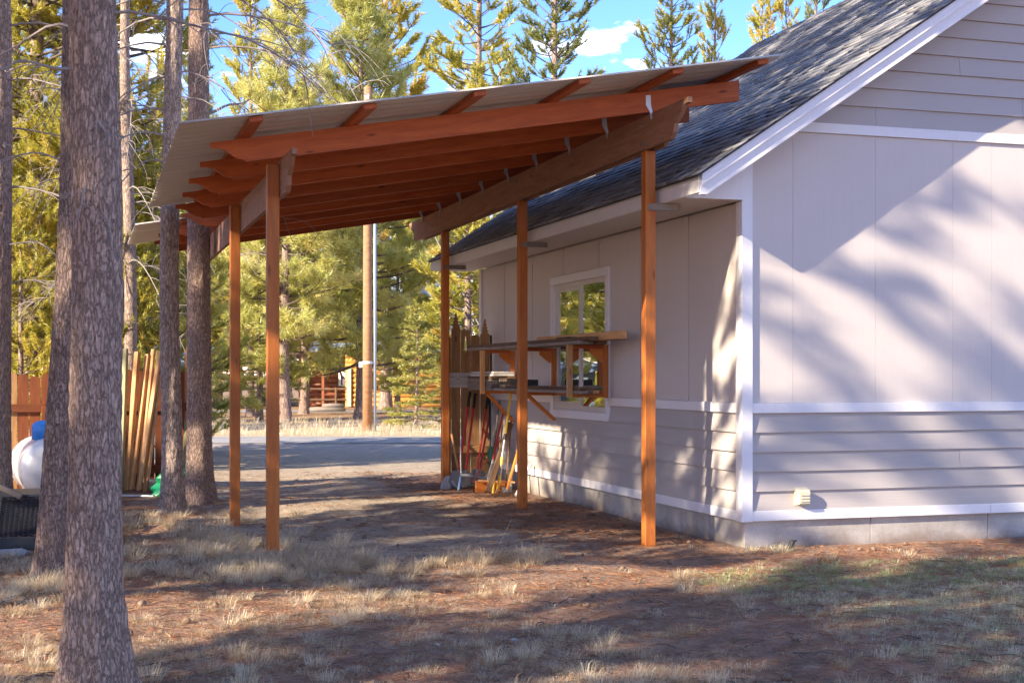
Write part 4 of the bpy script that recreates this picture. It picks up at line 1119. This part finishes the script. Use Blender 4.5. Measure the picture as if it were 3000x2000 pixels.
e, f, d = tool('pipe', 'white plastic pipe leaning low by the second right post', (5.30, 16.75, .02), (5.58, 17.0, .40), [('shaft', 0, 1, .019, M_WHITE)])
e, f, d = tool('broom', 'pale-handled broom half hidden behind the dark plank', (5.36, 17.75, .02), (5.58, 18.2, 1.1), [('handle', .22, 1, .013, M_NEW), ('bristles', 0, .22, .045, M_OLD)])
e, f, d = tool('pitchfork', 'grey-handled fork behind the yellow pole tool', (5.30, 17.95, .02), (5.57, 18.35, 1.2), [('handle', .25, 1, .015, M_OLD), ('socket', .18, .25, .018, M_STEEL)])
for k in range(4): MB().tube([f+d*.18, f+d*.14+Vector(((k-1.5)*.05, -.01, 0)), f+Vector(((k-1.5)*.055, -.03, 0))], .006, 6).build('tine', M_STEEL, e)
e, f, d = tool('hoe', 'slim dark-handled hoe close to the wall behind the orange tool', (5.40, 17.5, .03), (5.60, 17.9, 1.0), [('handle', 0, 1, .013, M_DIRTYWOOD)])
MB().box(5.33, 5.47, 17.46, 17.475, .005, .075).build('blade', M_STEEL, e)
e, f, d = tool('stake', 'short yellow stake standing low between the tools', (5.19, 17.4, .0), (5.25, 17.5, .33), [('shaft', 0, 1, .016, M_YEL)], 'stake')
e, f, d = tool('pry_bar', 'rust-red iron bar crossing low in front of the shovels', (5.0, 17.75, .12), (5.52, 18.15, .66), [('bar', 0, 1, .012, M_REDB)])
e = thing('scythe_frame', 'grey and blue steel hand cultivator standing at the foot of the shovels', 'tool', (4.98, 17.9, 0))
MB().tube([(4.90, 17.95, .21), (5.02, 17.9, .20), (5.18, 17.86, .165)], .024, 10).build('cross_bar', M_STEEL, e)
MB().tube([(4.905, 17.95, .20), (4.885, 17.93, .10), (4.86, 17.9, .01)], .02, 8).build('leg', M_BLUED, e)
MB().tube([(4.91, 17.96, .21), (4.93, 18.05, .45), (4.96, 18.15, .72)], .011, 8).build('strut', M_STEEL, e)
MB().prism([(5.13, .02), (5.22, .05), (5.235, .18), (5.16, .19)], (17.845, 17.87), 'Y').build('tine', M_STEEL, e)
o = bbox('beam_offcut', 5.0, 5.42, 17.55, 17.59, .005, .155, M_POST); tag(o, 'orange timber offcut lying on edge before the tools', 'timber')
o = board('stake', (5.02, 17.50, .165), (5.50, 17.42, .135), .05, .025, M_NEW, None); tag(o, 'pale wooden stake laid across the timber offcut', 'stake')
e, f, d = tool('stake', 'short pale stake propped against the timber offcut', (5.20, 17.3, .0), (5.29, 17.43, .13), [('shaft', 0, 1, .014, M_NEW)], 'stake')
bag = MB(); rs = random.Random(8); vs = []; fs = []
for i in range(7):
    for k in range(10):
        a = 6.283*k/10; rr = .055*(math.sin(math.pi*(i+.6)/7.4))**.6*(1+.25*rs.uniform(-1, 1)); vs.append((5.33+rr*math.cos(a), 17.95+rr*.7*math.sin(a), .38+.2*i/6))
fs = [(i*10+k, i*10+(k+1) % 10, (i+1)*10+(k+1) % 10, (i+1)*10+k) for i in range(6) for k in range(10)]+[list(range(10)), list(range(60, 70))]
tag(bag.poly(vs, fs).build('green_bag', plain('dark_green_cloth', (.05, .16, .1), .8), None), 'small dark green bundle hanging among the tools', 'bundle')
def rock(name, label, x, y, r, sq=.6, seed=1, mat=None, cat='stone', zc=.25):
    rs_ = random.Random(seed); bm = bmesh.new(); bmesh.ops.create_icosphere(bm, subdivisions=2, radius=1)
    for v in bm.verts:
        k = 1+.35*noise.noise(v.co*1.3+Vector((seed, 0, 0)))+.12*noise.noise(v.co*4); v.co = Vector((v.co.x*r[0]*k, v.co.y*r[1]*k, v.co.z*r[2]*k))
    me = bpy.data.meshes.new(name); bm.to_mesh(me); bm.free(); me.materials.append(mat or M_STONE)
    return tag(obj(name, me, None, Matrix.Translation((x, y, gz(x, y)+r[2]*zc)) @ Matrix.Rotation(seed*1.3, 4, 'Z')), label, cat)
rock('stone', 'grey concrete chunk at the foot of the far right post', 4.83, 18.35, (.11, .1, .15), seed=3)

# ------------------------------------------------------------------ left fence
fen = thing('picket_fence', 'red-brown dog-eared picket fence behind the tank and trunks', 'fence', (-1.0, 19.4, 0))
rs = random.Random(15); x = -4.6; LY = 19.42
while x < 1.36:
    w = .138; tall = (.58 < x+w/2 < .72)
    picket(fen, x, x+w, .04, (1.56 if x < .3 else 1.62)+rs.uniform(-.03, .03), LY, LY+.019, M_FENCE if rs.random() < .75 else M_FENCE2); x += w+rs.uniform(.006, .012)
picket(fen, 1.385, 1.475, .04, 1.80, LY-.002, LY+.017, M_FENCE2, 'point', .22)
bbox('rail', -4.6, -.42, LY-.042, LY-.003, 1.06, 1.17, M_FENCE, fen); bbox('rail', -.415, 1.47, LY-.042, LY-.003, 1.06, 1.17, M_FENCE, fen)
bbox('rail', -4.6, -.42, LY-.042, LY-.003, .22, .33, M_FENCE, fen); bbox('rail', -.415, 1.47, LY-.042, LY-.003, .22, .33, M_FENCE, fen)
for x in (-3.0, -.42): bbox('fence_post', x-.05, x+.05, LY-.145, LY-.046, -.2, 1.14, M_FENCE, fen)
def lean(label, foot, top, w, t, mat=M_NEW, up=(1, -1.0, 0), name='timber', cat='timber'):
    return tag(board(name, foot, top, w, t, mat, None, up=up), label, cat)
lean('leftmost tall timber leaning on the fence, half hidden by the nearest trunk', (.52, 18.72, .03), (.60, 19.28, 1.90), .05, .07, M_PLY)
lean('widest pale four-by-four leaning on the fence', (.60, 18.74, .04), (.755, 19.26, 1.86), .065, .07)
lean('second pale timber from the left of those leaning on the fence', (.66, 18.72, .05), (.885, 19.29, 1.83), .042, .062)
lean('tallest pale timber in the leaning bunch', (.745, 18.74, .05), (.965, 19.30, 1.90), .04, .058)
lean('pale timber with end cut square, right side of the leaning bunch', (.75, 18.60, .05), (1.045, 19.22, 1.87), .04, .062)
lean('shortest rightmost timber of those leaning on the fence', (.83, 18.60, .03), (1.03, 19.16, 1.55), .042, .062)
lean('greenish plywood offcut leaning between the two trunks', (1.35, 18.8, .05), (1.43, 19.3, .95), .11, .018, M_PLY, up=(0, -1, .3), name='plywood', cat='plywood')
blk = bbox('concrete_block', .88, 1.12, 18.55, 18.80, -.01, .19, M_CONC); tag(blk, 'grey concrete block beside the leaning timbers', 'block')
tag(MB().tube([(.45, 18.1, .03), (.75, 18.0, .028), (.90, 17.93, .025)], .022, 8).build('pipe', M_GALV), 'grey metal pipe lying at the foot of the timbers', 'pipe')
gb = MB(); vs = []; rs = random.Random(2)
for i in range(9):
    for k in range(14):
        a = 6.283*k/14; t = i/8; rr = (.24*(1-t)**.55+.02)*(1+.22*rs.uniform(-1, 1)); vs.append((1.17+rr*1.15*math.cos(a), 18.05+rr*.7*math.sin(a), -.01+.50*t+.03*rs.uniform(-1, 1)*(1 if i else 0)))
fs = [(i*14+k, i*14+(k+1) % 14, (i+1)*14+(k+1) % 14, (i+1)*14+k) for i in range(8) for k in range(14)]+[list(range(14)), list(range(112, 126))]
tag(gb.poly(vs, fs).build('plastic_bag', M_GREEN, None), 'green plastic bag slumped behind the pale trunk', 'bag')

# ------------------------------------------------------------------ propane tank
A = Vector((*bp(156, 16.7), .40)); B = Vector((*bp(108, 18.3), .40))
tank = thing('propane_tank', 'white horizontal propane tank with blue dome lid by the fence', 'tank', ((A.x+B.x)/2, (A.y+B.y)/2, 0))
ax = (A-B).normalized(); rT = .365; pts = []; rad = []
for k in range(9):
    a = k/8*math.pi/2; pts.append(B+ax*(.22*(1-math.sin(a)))*1.0); rad.append(max(.004, rT*math.sin(a) if False else rT*math.cos(math.pi/2-a)))
pts = [B+ax*(.22-.22*math.cos(k/8*math.pi/2)) for k in range(9)]; rad = [max(.003, rT*math.sin(k/8*math.pi/2)) for k in range(9)]
pts += [A-ax*(.22-.22*math.cos(k/8*math.pi/2)) for k in range(8, -1, -1)]; rad += [max(.003, rT*math.sin(k/8*math.pi/2)) for k in range(8, -1, -1)]
MB().tube(pts, rad, 40).build('tank_body', M_TANK, tank, smooth=True)
for s in (.26, (A-B).length-.26):
    c = B+ax*s; MB().tube([c-ax*.012, c+ax*.012], rT+.006, 40).build('weld_band', M_GALV, tank, smooth=False)
for s in (.4, (A-B).length-.4):
    c = B+ax*s; side = ax.cross(Vector((0, 0, 1)))
    for q in (-1, 1):
        p = c+side*(q*.2); MB().tube([(p.x, p.y, -.03), (p.x, p.y, .12)], .025, 8).build('foot', M_TANK, tank)
mid_ = (A+B)/2+ax*.12
vs = []
prof = [(.17, -.02), (.172, .12), (.16, .17), (.12, .205), (.06, .22), (.005, .223)]
for r_, z_ in prof:
    for k in range(24): a = 6.283*k/24; vs.append((mid_.x+r_*math.cos(a), mid_.y+r_*math.sin(a), A.z+rT+z_))
fs = [(i*24+k, i*24+(k+1) % 24, (i+1)*24+(k+1) % 24, (i+1)*24+k) for i in range(5) for k in range(24)]+[list(range(120, 144)), list(range(24))]
MB().poly(vs, fs).build('dome_lid', M_BLUE, tank, smooth=True)
side = ax.cross(Vector((0, 0, 1)))
# ------------------------------------------------------------------ trailer with mesh ramp
trl = thing('utility_trailer', 'black utility trailer with diamond-mesh ramp at the left edge', 'trailer', (-1.4, 13.6, 0))
P0 = Vector((-2.9, 13.0, .10)); ex = Vector((1, 0, 0)); ey = Vector((0, 1.05, .29)); Wd = 2.95
def rail(a, b, r=.022, nm='frame_rail'): MB().tube([a, (Vector(a)+Vector(b))/2, b], r, 6).build(nm, M_BLKSTEEL, trl)
rail(P0, P0+ex*Wd); rail(P0+ey, P0+ey+ex*Wd); rail(P0+ex*Wd, P0+ex*Wd+ey); rail(P0, P0+ey)
for q in (.75, 1.5, 2.2): rail(P0+ex*q, P0+ex*q+ey, .014)
mm = MB(); n = ex.cross(ey).normalized()*.004; ln = ey.length; eu = ey.normalized()
for s in (1, -1):
    q = -ln*2
    while q < Wd+ln*2:
        pa = []; 
        for tt in (0.0, 1.0):
            pa.append((q+s*tt*ln*1.9, tt*ln))
        (u0, v0), (u1, v1) = pa
        lo, hi = 0.0, 1.0
        for k_, lim in ((1, 0.0), (-1, Wd)):
            pass
        du = u1-u0; t0 = (0-u0)/du; t1 = (Wd-u0)/du; lo = max(0, min(t0, t1)); hi = min(1, max(t0, t1))
        if hi > lo+.01:
            a = P0+ex*(u0+du*lo)+eu*(ln*lo)+n*s; b = P0+ex*(u0+du*hi)+eu*(ln*hi)+n*s
            mm.tube([a, b], .005, 4, False)
        q += .085
mm.build('mesh_panel', M_BLKSTEEL, trl)
bbox('bumper_rail', -3.0, .10, 12.86, 12.96, .015, .125, M_BLKSTEEL, trl)
bbox('trailer_bed', -3.0, .05, 14.1, 15.4, .27, .36, M_BLKSTEEL, trl)
for x in (-2.2, -.2): MB().tube([(x, 14.75, .25), (x+.16, 14.75, .25)], .245, 22).build('wheel', M_BLACK, trl)
lean('weathered plank propped on the trailer ramp at the photo edge', (-.52, 13.9, .40), (-1.15, 13.95, .72), .05, .09, M_OLD, up=(0, -1, 0), name='plank', cat='plank')
rock('stone', 'flat pale stone at the left edge below the trailer', *bp(22, 11.9), (.2, .14, .05), seed=5)

# ------------------------------------------------------------------ shed behind the fence
sx, sy = bp(470, 26)
shed = thing('shed', 'low shed with pale blue metal roof behind the left fence', 'shed', (sx, sy, 0), None, -R(YAW))
M0 = W(shed)
def loc(mb, nm, mat, par): 
    me = mb.mesh(nm, mat); return obj(nm, me, par, M0)
loc(MB().box(-.5, .5, .1, 1.6, -.1, 1.62), 'shed_wall', M_SLATE, shed)
loc(MB().prism([(0.0, 1.70), (1.9, 2.10), (1.9, 2.13), (0.0, 1.73)], (-.6, .6), 'X'), 'shed_roof', M_ROOFB, shed)
loc(MB().box(-.6, .6, -.03, -.002, 1.62, 1.72), 'shed_fascia', M_BLUED, shed)
for k in range(4): loc(MB().prism([(0.0, 1.732), (1.9, 2.132), (1.9, 2.15), (0.0, 1.75)], (-.55+.36*k, -.53+.36*k), 'X'), 'roof_seam', M_ROOFB, shed)

# ------------------------------------------------------------------ utility pole
px_, py_ = bp(1077, 38)
pole = thing('utility_pole', 'tall wooden utility pole with grey-blue conduit across the road', 'pole', (px_, py_, 0))
Mp = W(pole)
MB().tube([(px_, py_, -.4), (px_, py_, 3), (px_, py_, 6), (px_, py_, 9.45)], [.142, .13, .118, .105], 18).build('shaft', M_POLE, pole, Matrix((Vector((0, 0, 1)), Vector((1, 0, 0)), Vector((0, 1, 0)))).transposed().to_4x4() if False else None, smooth=True)
cx_, cy_ = px_+CY*.20, py_-SY*.20
MB().tube([(cx_, cy_, -.1), (cx_, cy_, 3), (cx_, cy_, 7.4)], .045, 10).build('conduit', M_CONDUIT, pole, smooth=True)
for z in (1.0, 3.0, 5.2, 7.0): MB().tube([(px_, py_, z), (cx_, cy_, z)], .02, 6).build('bracket', M_GALV, pole)
MB().tube([(px_, py_, 1.86), (px_, py_, 1.93)], .14, 18).build('metal_band', M_WHITE, pole)
def vbox(mb_c, w, h, dpt): 
    x, y, z = mb_c; r_ = Vector((CY, -SY, 0)); f_ = Vector((SY, CY, 0)); c = Vector(mb_c)
    m = MB(); return m.poly([c+r_*(a*w)+f_*(b*dpt)+Vector((0, 0, e*h)) for a, b, e in ((-.5,-.5,-.5),(.5,-.5,-.5),(.5,.5,-.5),(-.5,.5,-.5),(-.5,-.5,.5),(.5,-.5,.5),(.5,.5,.5),(-.5,.5,.5))], [(3,2,1,0),(4,5,6,7),(0,1,5,4),(1,2,6,5),(2,3,7,6),(3,0,4,7)])
vbox((px_-CY*.19, py_+SY*.19, 1.84), .10, .16, .05).build('marker_tag', M_WHITE, pole)
vbox((px_-SY*.115, py_-CY*.115, 9.18), .10, .14, .012).build('pole_tag', M_WHITE, pole)
gx_, gy_ = bp(1560, 38.5)
tag(MB().tube([(px_, py_, 9.1), ((px_+gx_)/2, (py_+gy_)/2, 4.5), (gx_, gy_, -.05)], .012, 5).build('guy_wire', M_WIRE), 'steel guy wire slanting from the pole top behind the house corner', 'wire')
wx, wy = bp(-300, 52); pts = []
for k in range(13):
    t = k/12; pts.append((px_+(wx-px_)*t, py_+(wy-py_)*t, 8.75+.4*t-1.2*t*(1-t)))
tag(MB().tube(pts, .014, 5).build('power_line', M_WIRE), 'thin overhead wire running left from the utility pole', 'wire')

# ------------------------------------------------------------------ cabin across the road
ZC = 66.0; cu = (1100-1500)/4050*ZC
cab = thing('log_cabin', 'varnished log cabin with pale blue metal roof behind the pines', 'cabin', (*spot(cu/ZC, ZC), 0), None, -R(YAW)); M0 = W(cab)
U = lambda px: (px-1100)/4050*ZC
def lc(mb, nm, mat, par=None, smooth=False): return obj(nm, mb.mesh(nm, mat, smooth), par or cab, M0)
def logrow(x0, x1, y, z, mat, r=.125):
    M = M0 @ Matrix.Translation(((x0+x1)/2, y, z)); L = x1-x0
    return obj('log', MB().tube([(-L/2, 0, 0), (0, 0, .004), (L/2, 0, 0)], r, 10).mesh('log', mat, True), cab, M)
for k in range(11): logrow(U(1012), U(1330), 0, .12+.235*k, M_LOG)
for k in range(11): logrow(U(880), U(1008), 2.2, .12+.235*k, M_LOGD)
lc(MB().box(U(1014), U(1328), .1, 7, -.2, 5.3), 'wall_core', M_SLATE); lc(MB().box(U(884), U(1006), 2.3, 7, -.2, 2.9), 'wall_core', M_LOGD)
for k in range(13):
    z = 2.66+.2*k; lc(MB().prism([(-.05, z), (-.02, z+.21), (.09, z+.21), (.09, z)], (U(1012), U(1330)), 'X'), 'siding_board', M_SLATE)
rf = lc(MB().prism([(-.9, 5.15), (4.2, 7.3), (4.2, 7.36), (-.9, 5.21)], (U(985), U(1350)), 'X'), 'roof', M_ROOFB)
for k in range(13): lc(MB().prism([(-.9, 5.212), (4.2, 7.362), (4.2, 7.42), (-.9, 5.27)], (U(990)+.45*k, U(990)+.45*k+.03), 'X'), 'roof_seam', M_ROOFB, rf)
lc(MB().prism([(9.2, 5.15), (4.2, 7.3), (4.2, 7.36), (9.2, 5.21)], (U(985), U(1350)), 'X'), 'roof', M_ROOFB)
pr = lc(MB().prism([(.6, 2.55), (2.9, 3.6), (2.9, 3.66), (.6, 2.61)], (U(865), U(1003)), 'X'), 'porch_roof', M_ROOFB)
for k in range(5): lc(MB().prism([(.6, 2.612), (2.9, 3.662), (2.9, 3.71), (.6, 2.66)], (U(870)+.42*k, U(870)+.42*k+.03), 'X'), 'roof_seam', M_ROOFB, pr)
for px2 in (872, 940): lc(MB().box(U(px2)-.06, U(px2)+.06, .7, .82, -.1, 2.62), 'porch_post', M_LOGD)
cw = lc(MB().box(U(975), U(1003), 2.0, 2.07, 1.0, 2.1), 'window', M_TEAL); lc(MB().box(U(977), U(1001), 1.98, 1.998, 1.06, 2.04), 'pane', M_GLASS, cw)
lc(MB().box(U(1017), U(1030), -.2, -.14, .05, 1.9), 'door', M_TEAL)
lc(MB().box(U(1120), U(1150), -.16, -.13, 1.0, 2.0), 'window', M_TEAL); lc(MB().box(U(1122), U(1148), -.172, -.162, 1.05, 1.95), 'pane', M_GLASS)
# rail fence, logs before the cabin
ZR = 62.0
rfn = thing('rail_fence', 'dark two-post rail fence before the dark red porch wall', 'fence', (*bp(960, ZR), 0)); 
def pt(px, Z, z): x, y = bp(px, Z); return (x, y, z)
MB().tube([pt(902, ZR, .93), pt(960, ZR, .92), pt(1015, ZR, .93)], .05, 8).build('rail', M_DIRTYWOOD, rfn)
MB().tube([pt(902, ZR, .45), pt(960, ZR, .44), pt(1015, ZR, .45)], .045, 8).build('rail', M_DIRTYWOOD, rfn)
for q in (905, 985): MB().tube([pt(q, ZR, -.1), pt(q, ZR, 1.0)], .06, 8).build('post', M_DIRTYWOOD, rfn)
for j, (a, b, z, Z, lb) in enumerate(((900, 1012, .09, 58, 'lowest pale log lying before the rail fence'), (915, 1005, .09, 59.2, 'second pale log lying before the rail fence'), (945, 1010, .25, 58.6, 'short pale log resting on top of the two lying logs'))):
    tag(MB().tube([pt(a, Z, z), pt((a+b)/2, Z, z+.03), pt(b, Z, z)], .085, 10).build('log', M_OLD, None, smooth=True), lb, 'log')

# ------------------------------------------------------------------ small things in the yard
def stalk(label, pts, r): tag(MB().tube(pts, [r*(1-.6*i/(len(pts)-1)) for i in range(len(pts))], 5).build('dry_stalk', M_PALE), label, 'stalk')
x, y = bp(1462, 12.6); stalk('single tall dry stalk leaning right in the grass mid-yard', [(x, y, .0), (x+.05, y, .1), (x+.10, y+.02, .18), (x+.14, y+.05, .24)], .0025)
x, y = bp(2318, 12.15)
tap = thing('hose_bib', 'small dark hose stub sticking up at the foundation', 'stub', (x, y, 0))
MB().tube([(x, y, -.03), (x, y, .06), (x+.01, y-.01, .10)], [.03, .03, .022], 10).build('stub_pipe', M_BLACK, tap); MB().tube([(x-.02, y, .085), (x+.045, y-.01, .10)], .011, 8).build('stub_cap', M_BLKSTEEL, tap)
for i, (px, Z, r, lb) in enumerate(((1282, 7.95, (.018, .014, .008), 'tiny white chip of stone in the foreground needles left of centre'), (1085, 9.7, (.035, .025, .014), 'pale pebble in the left middle grass'), (975, 8.7, (.03, .022, .012), 'small grey pebble in the sunlit needles at left'), (1505, 8.1, (.024, .022, .018), 'dark pebble in the foreground right of the white chip'))):
    rock('pebble', lb, *bp(px, Z), r, seed=11+i, cat='pebble', mat=M_WHITE if i == 0 else M_STONE, zc=.6)
# ------------------------------------------------------------------ dry grass and fallen needles
rs = np.random.RandomState(5)
def make_tufts(name, label, spec):
    """spec rows: x, y, z, height, spread, blades, tint, lean"""
    spec = np.array(spec); nb = spec[:, 5].astype(int); own = np.repeat(np.arange(len(spec)), nb); N = len(own); s = spec[own]
    a = rs.rand(N)*6.283; rr = np.sqrt(rs.rand(N))*s[:, 4]*.42
    base = np.stack([s[:, 0]+np.cos(a)*rr, s[:, 1]+np.sin(a)*rr, s[:, 2]-.012], 1)
    a2 = a+rs.randn(N)*.6; out = np.stack([np.cos(a2), np.sin(a2), np.zeros(N)], 1)
    h = s[:, 3]*rs.uniform(.45, 1.1, N); ln = s[:, 7]*rs.uniform(.25, 1.3, N)
    wind = np.array((.25, -.1, 0))
    m = base+out*(h*ln*.35)[:, None]+wind*(h*.15)[:, None]; m[:, 2] += h*.62
    t = base+out*(h*ln)[:, None]+wind*(h*.4)[:, None]; t[:, 2] += h*(1.0-.42*np.minimum(ln, 1.9))
    w = (.0006+.0007*rs.rand(N))*(.8+s[:, 3]*2.0)*np.clip(np.hypot(s[:, 0], s[:, 1])/9.0, 1, 3); sd = np.stack([-np.sin(a2+rs.randn(N)*.8), np.cos(a2), np.zeros(N)], 1)*w[:, None]
    V = np.empty((N*5, 3)); V[0::5] = base-sd; V[1::5] = base+sd; V[2::5] = m-sd*.75; V[3::5] = m+sd*.75; V[4::5] = t
    i = np.arange(N)*5; F = np.concatenate([np.stack([i, i+1, i+3], 1), np.stack([i, i+3, i+2], 1), np.stack([i+2, i+3, i+4], 1)])
    tint = np.clip(s[:, 6]+rs.randn(N)*.10, 0, 1)
    tag(obj(name, np_mesh(name, V, F, M_GRASS, False, np.repeat(tint, 5))), label, 'grass', None, 'stuff')
def in_house(x, y): return x > 5.55 and y > 11.0
def track(x, y): return sstep(0, 1.2, 1.9-abs(x-2.75)+.8*noise.noise(Vector((x*.5, y*.5, 0))))*sstep(10.6, 12.0, y)
dry = []; green = []; tries = 0
r2 = random.Random(99)
while tries < 30000:
    tries += 1
    Z = 5.9+18*r2.random()**1.5; x, y = bp(r2.uniform(-150, 3150), Z)
    if in_house(x, y) or y > 23: continue
    n = noise.noise(Vector((x*.9, y*.9, 2.0)))*.6+noise.noise(Vector((x*2.6, y*2.6, 5.0)))*.45
    lawn = sstep(3.9, 5.2, x+.35*n)*sstep(10.3, 9.75, y+.25*n)
    litter = sstep(2.2, 3.4, x)*sstep(8.6, 9.3, y)            # bare needle bed along the house
    litter = max(litter*(1-lawn), .75*sstep(2.4, 3.2, x)*sstep(4.9, 4.0, x))
    d = .16+.55*sstep(-.15, .35, n)
    if y > 13.5: d *= .35
    d = max(d*(1-.93*track(x, y))*(1-.9*litter), lawn*(1.3+.6*n))
    if r2.random() > d*.66: continue
    z = gz(x, y)
    if lawn > .4: green.append((x, y, z, r2.uniform(.03, .075), r2.uniform(.07, .15), 60, r2.uniform(.5, .86)+(.18 if y > 8.8 else 0), 1.0))
    else:
        big = r2.random() < .06
        dry.append((x, y, z, r2.uniform(.09, .15) if big else r2.uniform(.028, .075), r2.uniform(.07, .17), int((110 if big else 70)*(1 if y < 11 else .6)), r2.uniform(.15, .62), r2.uniform(.8, 1.7)))
# thick straw-blond clumps by the left posts, the slim trunk and mid-yard
def clump(cx, cy, sx, sy, n, h0, h1, tn=.5):
    for k in range(n):
        x = cx+r2.gauss(0, sx); y = cy+r2.gauss(0, sy)
        dry.append((x, y, gz(x, y), r2.uniform(h0, h1)*.85, r2.uniform(.10, .2), 110, tn+r2.uniform(-.15, .12), r2.uniform(1.0, 1.8)))
clump(1.55, 11.3, .38, .35, 34, .16, .30); clump(1.35, 12.3, .45, .7, 34, .14, .26); clump(1.1, 10.9, .5, .3, 26, .12, .22)
clump(.6, 13.0, .5, .8, 30, .10, .20, .45); clump(1.1, 15.0, .4, .7, 22, .10, .2, .45); clump(-.1, 10.7, .2, .16, 14, .16, .30, .5); clump(-.6, 11.2, .5, .5, 20, .1, .2)
clump(3.45, 10.95, .35, .12, 16, .14, .24, .42); clump(2.55, 10.75, .35, .15, 14, .10, .18, .4); clump(2.2, 10.3, .4, .2, 12, .08, .15)
clump(5.95, 10.85, .12, .07, 4, .10, .17, .62)
clump(-.3, 12.2, .5, .3, 14, .10, .2)
make_tufts('dry_grass', 'blond dry bunch grass scattered over the yard', dry)
make_tufts('lawn_grass', 'short grey-green grass patch before the gable wall', green)
# roadside dry weeds
weed = []
for k in range(500):
    Z = r2.uniform(35.2, 46); x, y = bp(r2.uniform(560, 1420), Z)
    weed.append((x, y, 0, r2.uniform(.12, .4), .25, 14, r2.uniform(.3, .6), .6))
make_tufts('roadside_grass', 'straw-coloured dry weeds along the far side of the road', weed)
N = 150000
Z = 5.9+16*rs.rand(N)**1.3; b = (rs.uniform(-150, 3150, N)-1500)/4050*Z
X = SY*Z+CY*b; Y = CY*Z-SY*b
keep = ~((X > 5.5) & (Y > 11.05)); X, Y = X[keep], Y[keep]
thin = np.array([track(x, y) < .5 or (i % 4 == 0) for i, (x, y) in enumerate(zip(X, Y))]); X, Y = X[thin], Y[thin]
zg = np.array([gz(x, y) for x, y in zip(X, Y)]); N = len(X)
a = rs.rand(N)*6.283; L = rs.uniform(.05, .15, N); tl = rs.randn(N)*.12
d = np.stack([np.cos(a), np.sin(a), tl], 1)*L[:, None]; sd = np.stack([-np.sin(a), np.cos(a), rs.randn(N)*.5], 1)*((.0010+.0010*rs.rand(N))*np.clip(np.hypot(X, Y)/8.0, 1, 2.2))[:, None]
b0 = np.stack([X, Y, zg+.008+.012*rs.rand(N)], 1)
V = np.empty((N*3, 3)); V[0::3] = b0-sd; V[1::3] = b0+sd; V[2::3] = b0+d
tag(obj('needle_litter', np_mesh('needle_litter', V, np.arange(N*3).reshape(N, 3), M_LITTER, False, np.repeat(np.clip(rs.rand(N)*.9+rs.randn(N)*.1, 0, 1), 3))), 'red-brown fallen pine needles covering the ground', 'needles', None, 'stuff')

# twigs, cones and chips lying about: too many to count
tb = Tubes(4); r3 = random.Random(6); n = 0
while n < 520:
    Zr = 6.2+9*r3.random()**1.3; x, y = bp(r3.uniform(-100, 3100), Zr)
    if in_house(x, y): continue
    z = gz(x, y)+.012; a = r3.random()*6.28; L = r3.uniform(.05, .30)*r3.random()**.6
    pts = [(x+math.cos(a+.25*math.sin(t*4+n))*L*t, y+math.sin(a+.25*math.sin(t*4+n))*L*t, z+.012*math.sin(t*3.1)+r3.uniform(0, .006)) for t in (0, .35, .7, 1)]
    tb.add(pts, r3.uniform(.002, .005), .0015); n += 1
tag(obj('fallen_twigs', tb.mesh('fallen_twigs', M_TWIGD)), 'small fallen twigs scattered over the needle litter', 'twigs', None, 'stuff')
bm = bmesh.new(); bmesh.ops.create_icosphere(bm, subdivisions=2, radius=1); bm.verts.ensure_lookup_table()
cv = np.array([v.co[:] for v in bm.verts]); cf = np.array([[v.index for v in f.verts] for f in bm.faces]); bm.free()
VV = []; FF = []; n = 0
while n < 150:
    Zr = 6.2+9*r3.random()**1.3; x, y = bp(r3.uniform(-100, 3100), Zr)
    if in_house(x, y): continue
    cone = n % 3; s_ = r3.uniform(.012, .022) if cone else r3.uniform(.007, .02)
    k = 1+.28*np.sin(cv[:, [2]]*14+cv[:, [0]]*9)*(1 if cone else .3)
    v = cv*k*np.array((s_, s_, s_*(1.5 if cone else .6))); a = r3.random()*6.28; ca, sa = math.cos(a), math.sin(a)
    v = np.stack([v[:, 2] if cone else v[:, 0], v[:, 1], v[:, 0] if cone else v[:, 2]], 1)
    v = np.stack([v[:, 0]*ca-v[:, 1]*sa, v[:, 0]*sa+v[:, 1]*ca, v[:, 2]], 1)+np.array((x, y, gz(x, y)+.014))
    VV.append(v); FF.append(cf+len(cv)*n); n += 1
tag(obj('cone_litter', np_mesh('cone_litter', np.concatenate(VV), np.concatenate(FF), plain('cone_brown', (.22, .14, .09), .9, 0, .5, 30))), 'small pine cones and chips strewn in the litter', 'cones', None, 'stuff')
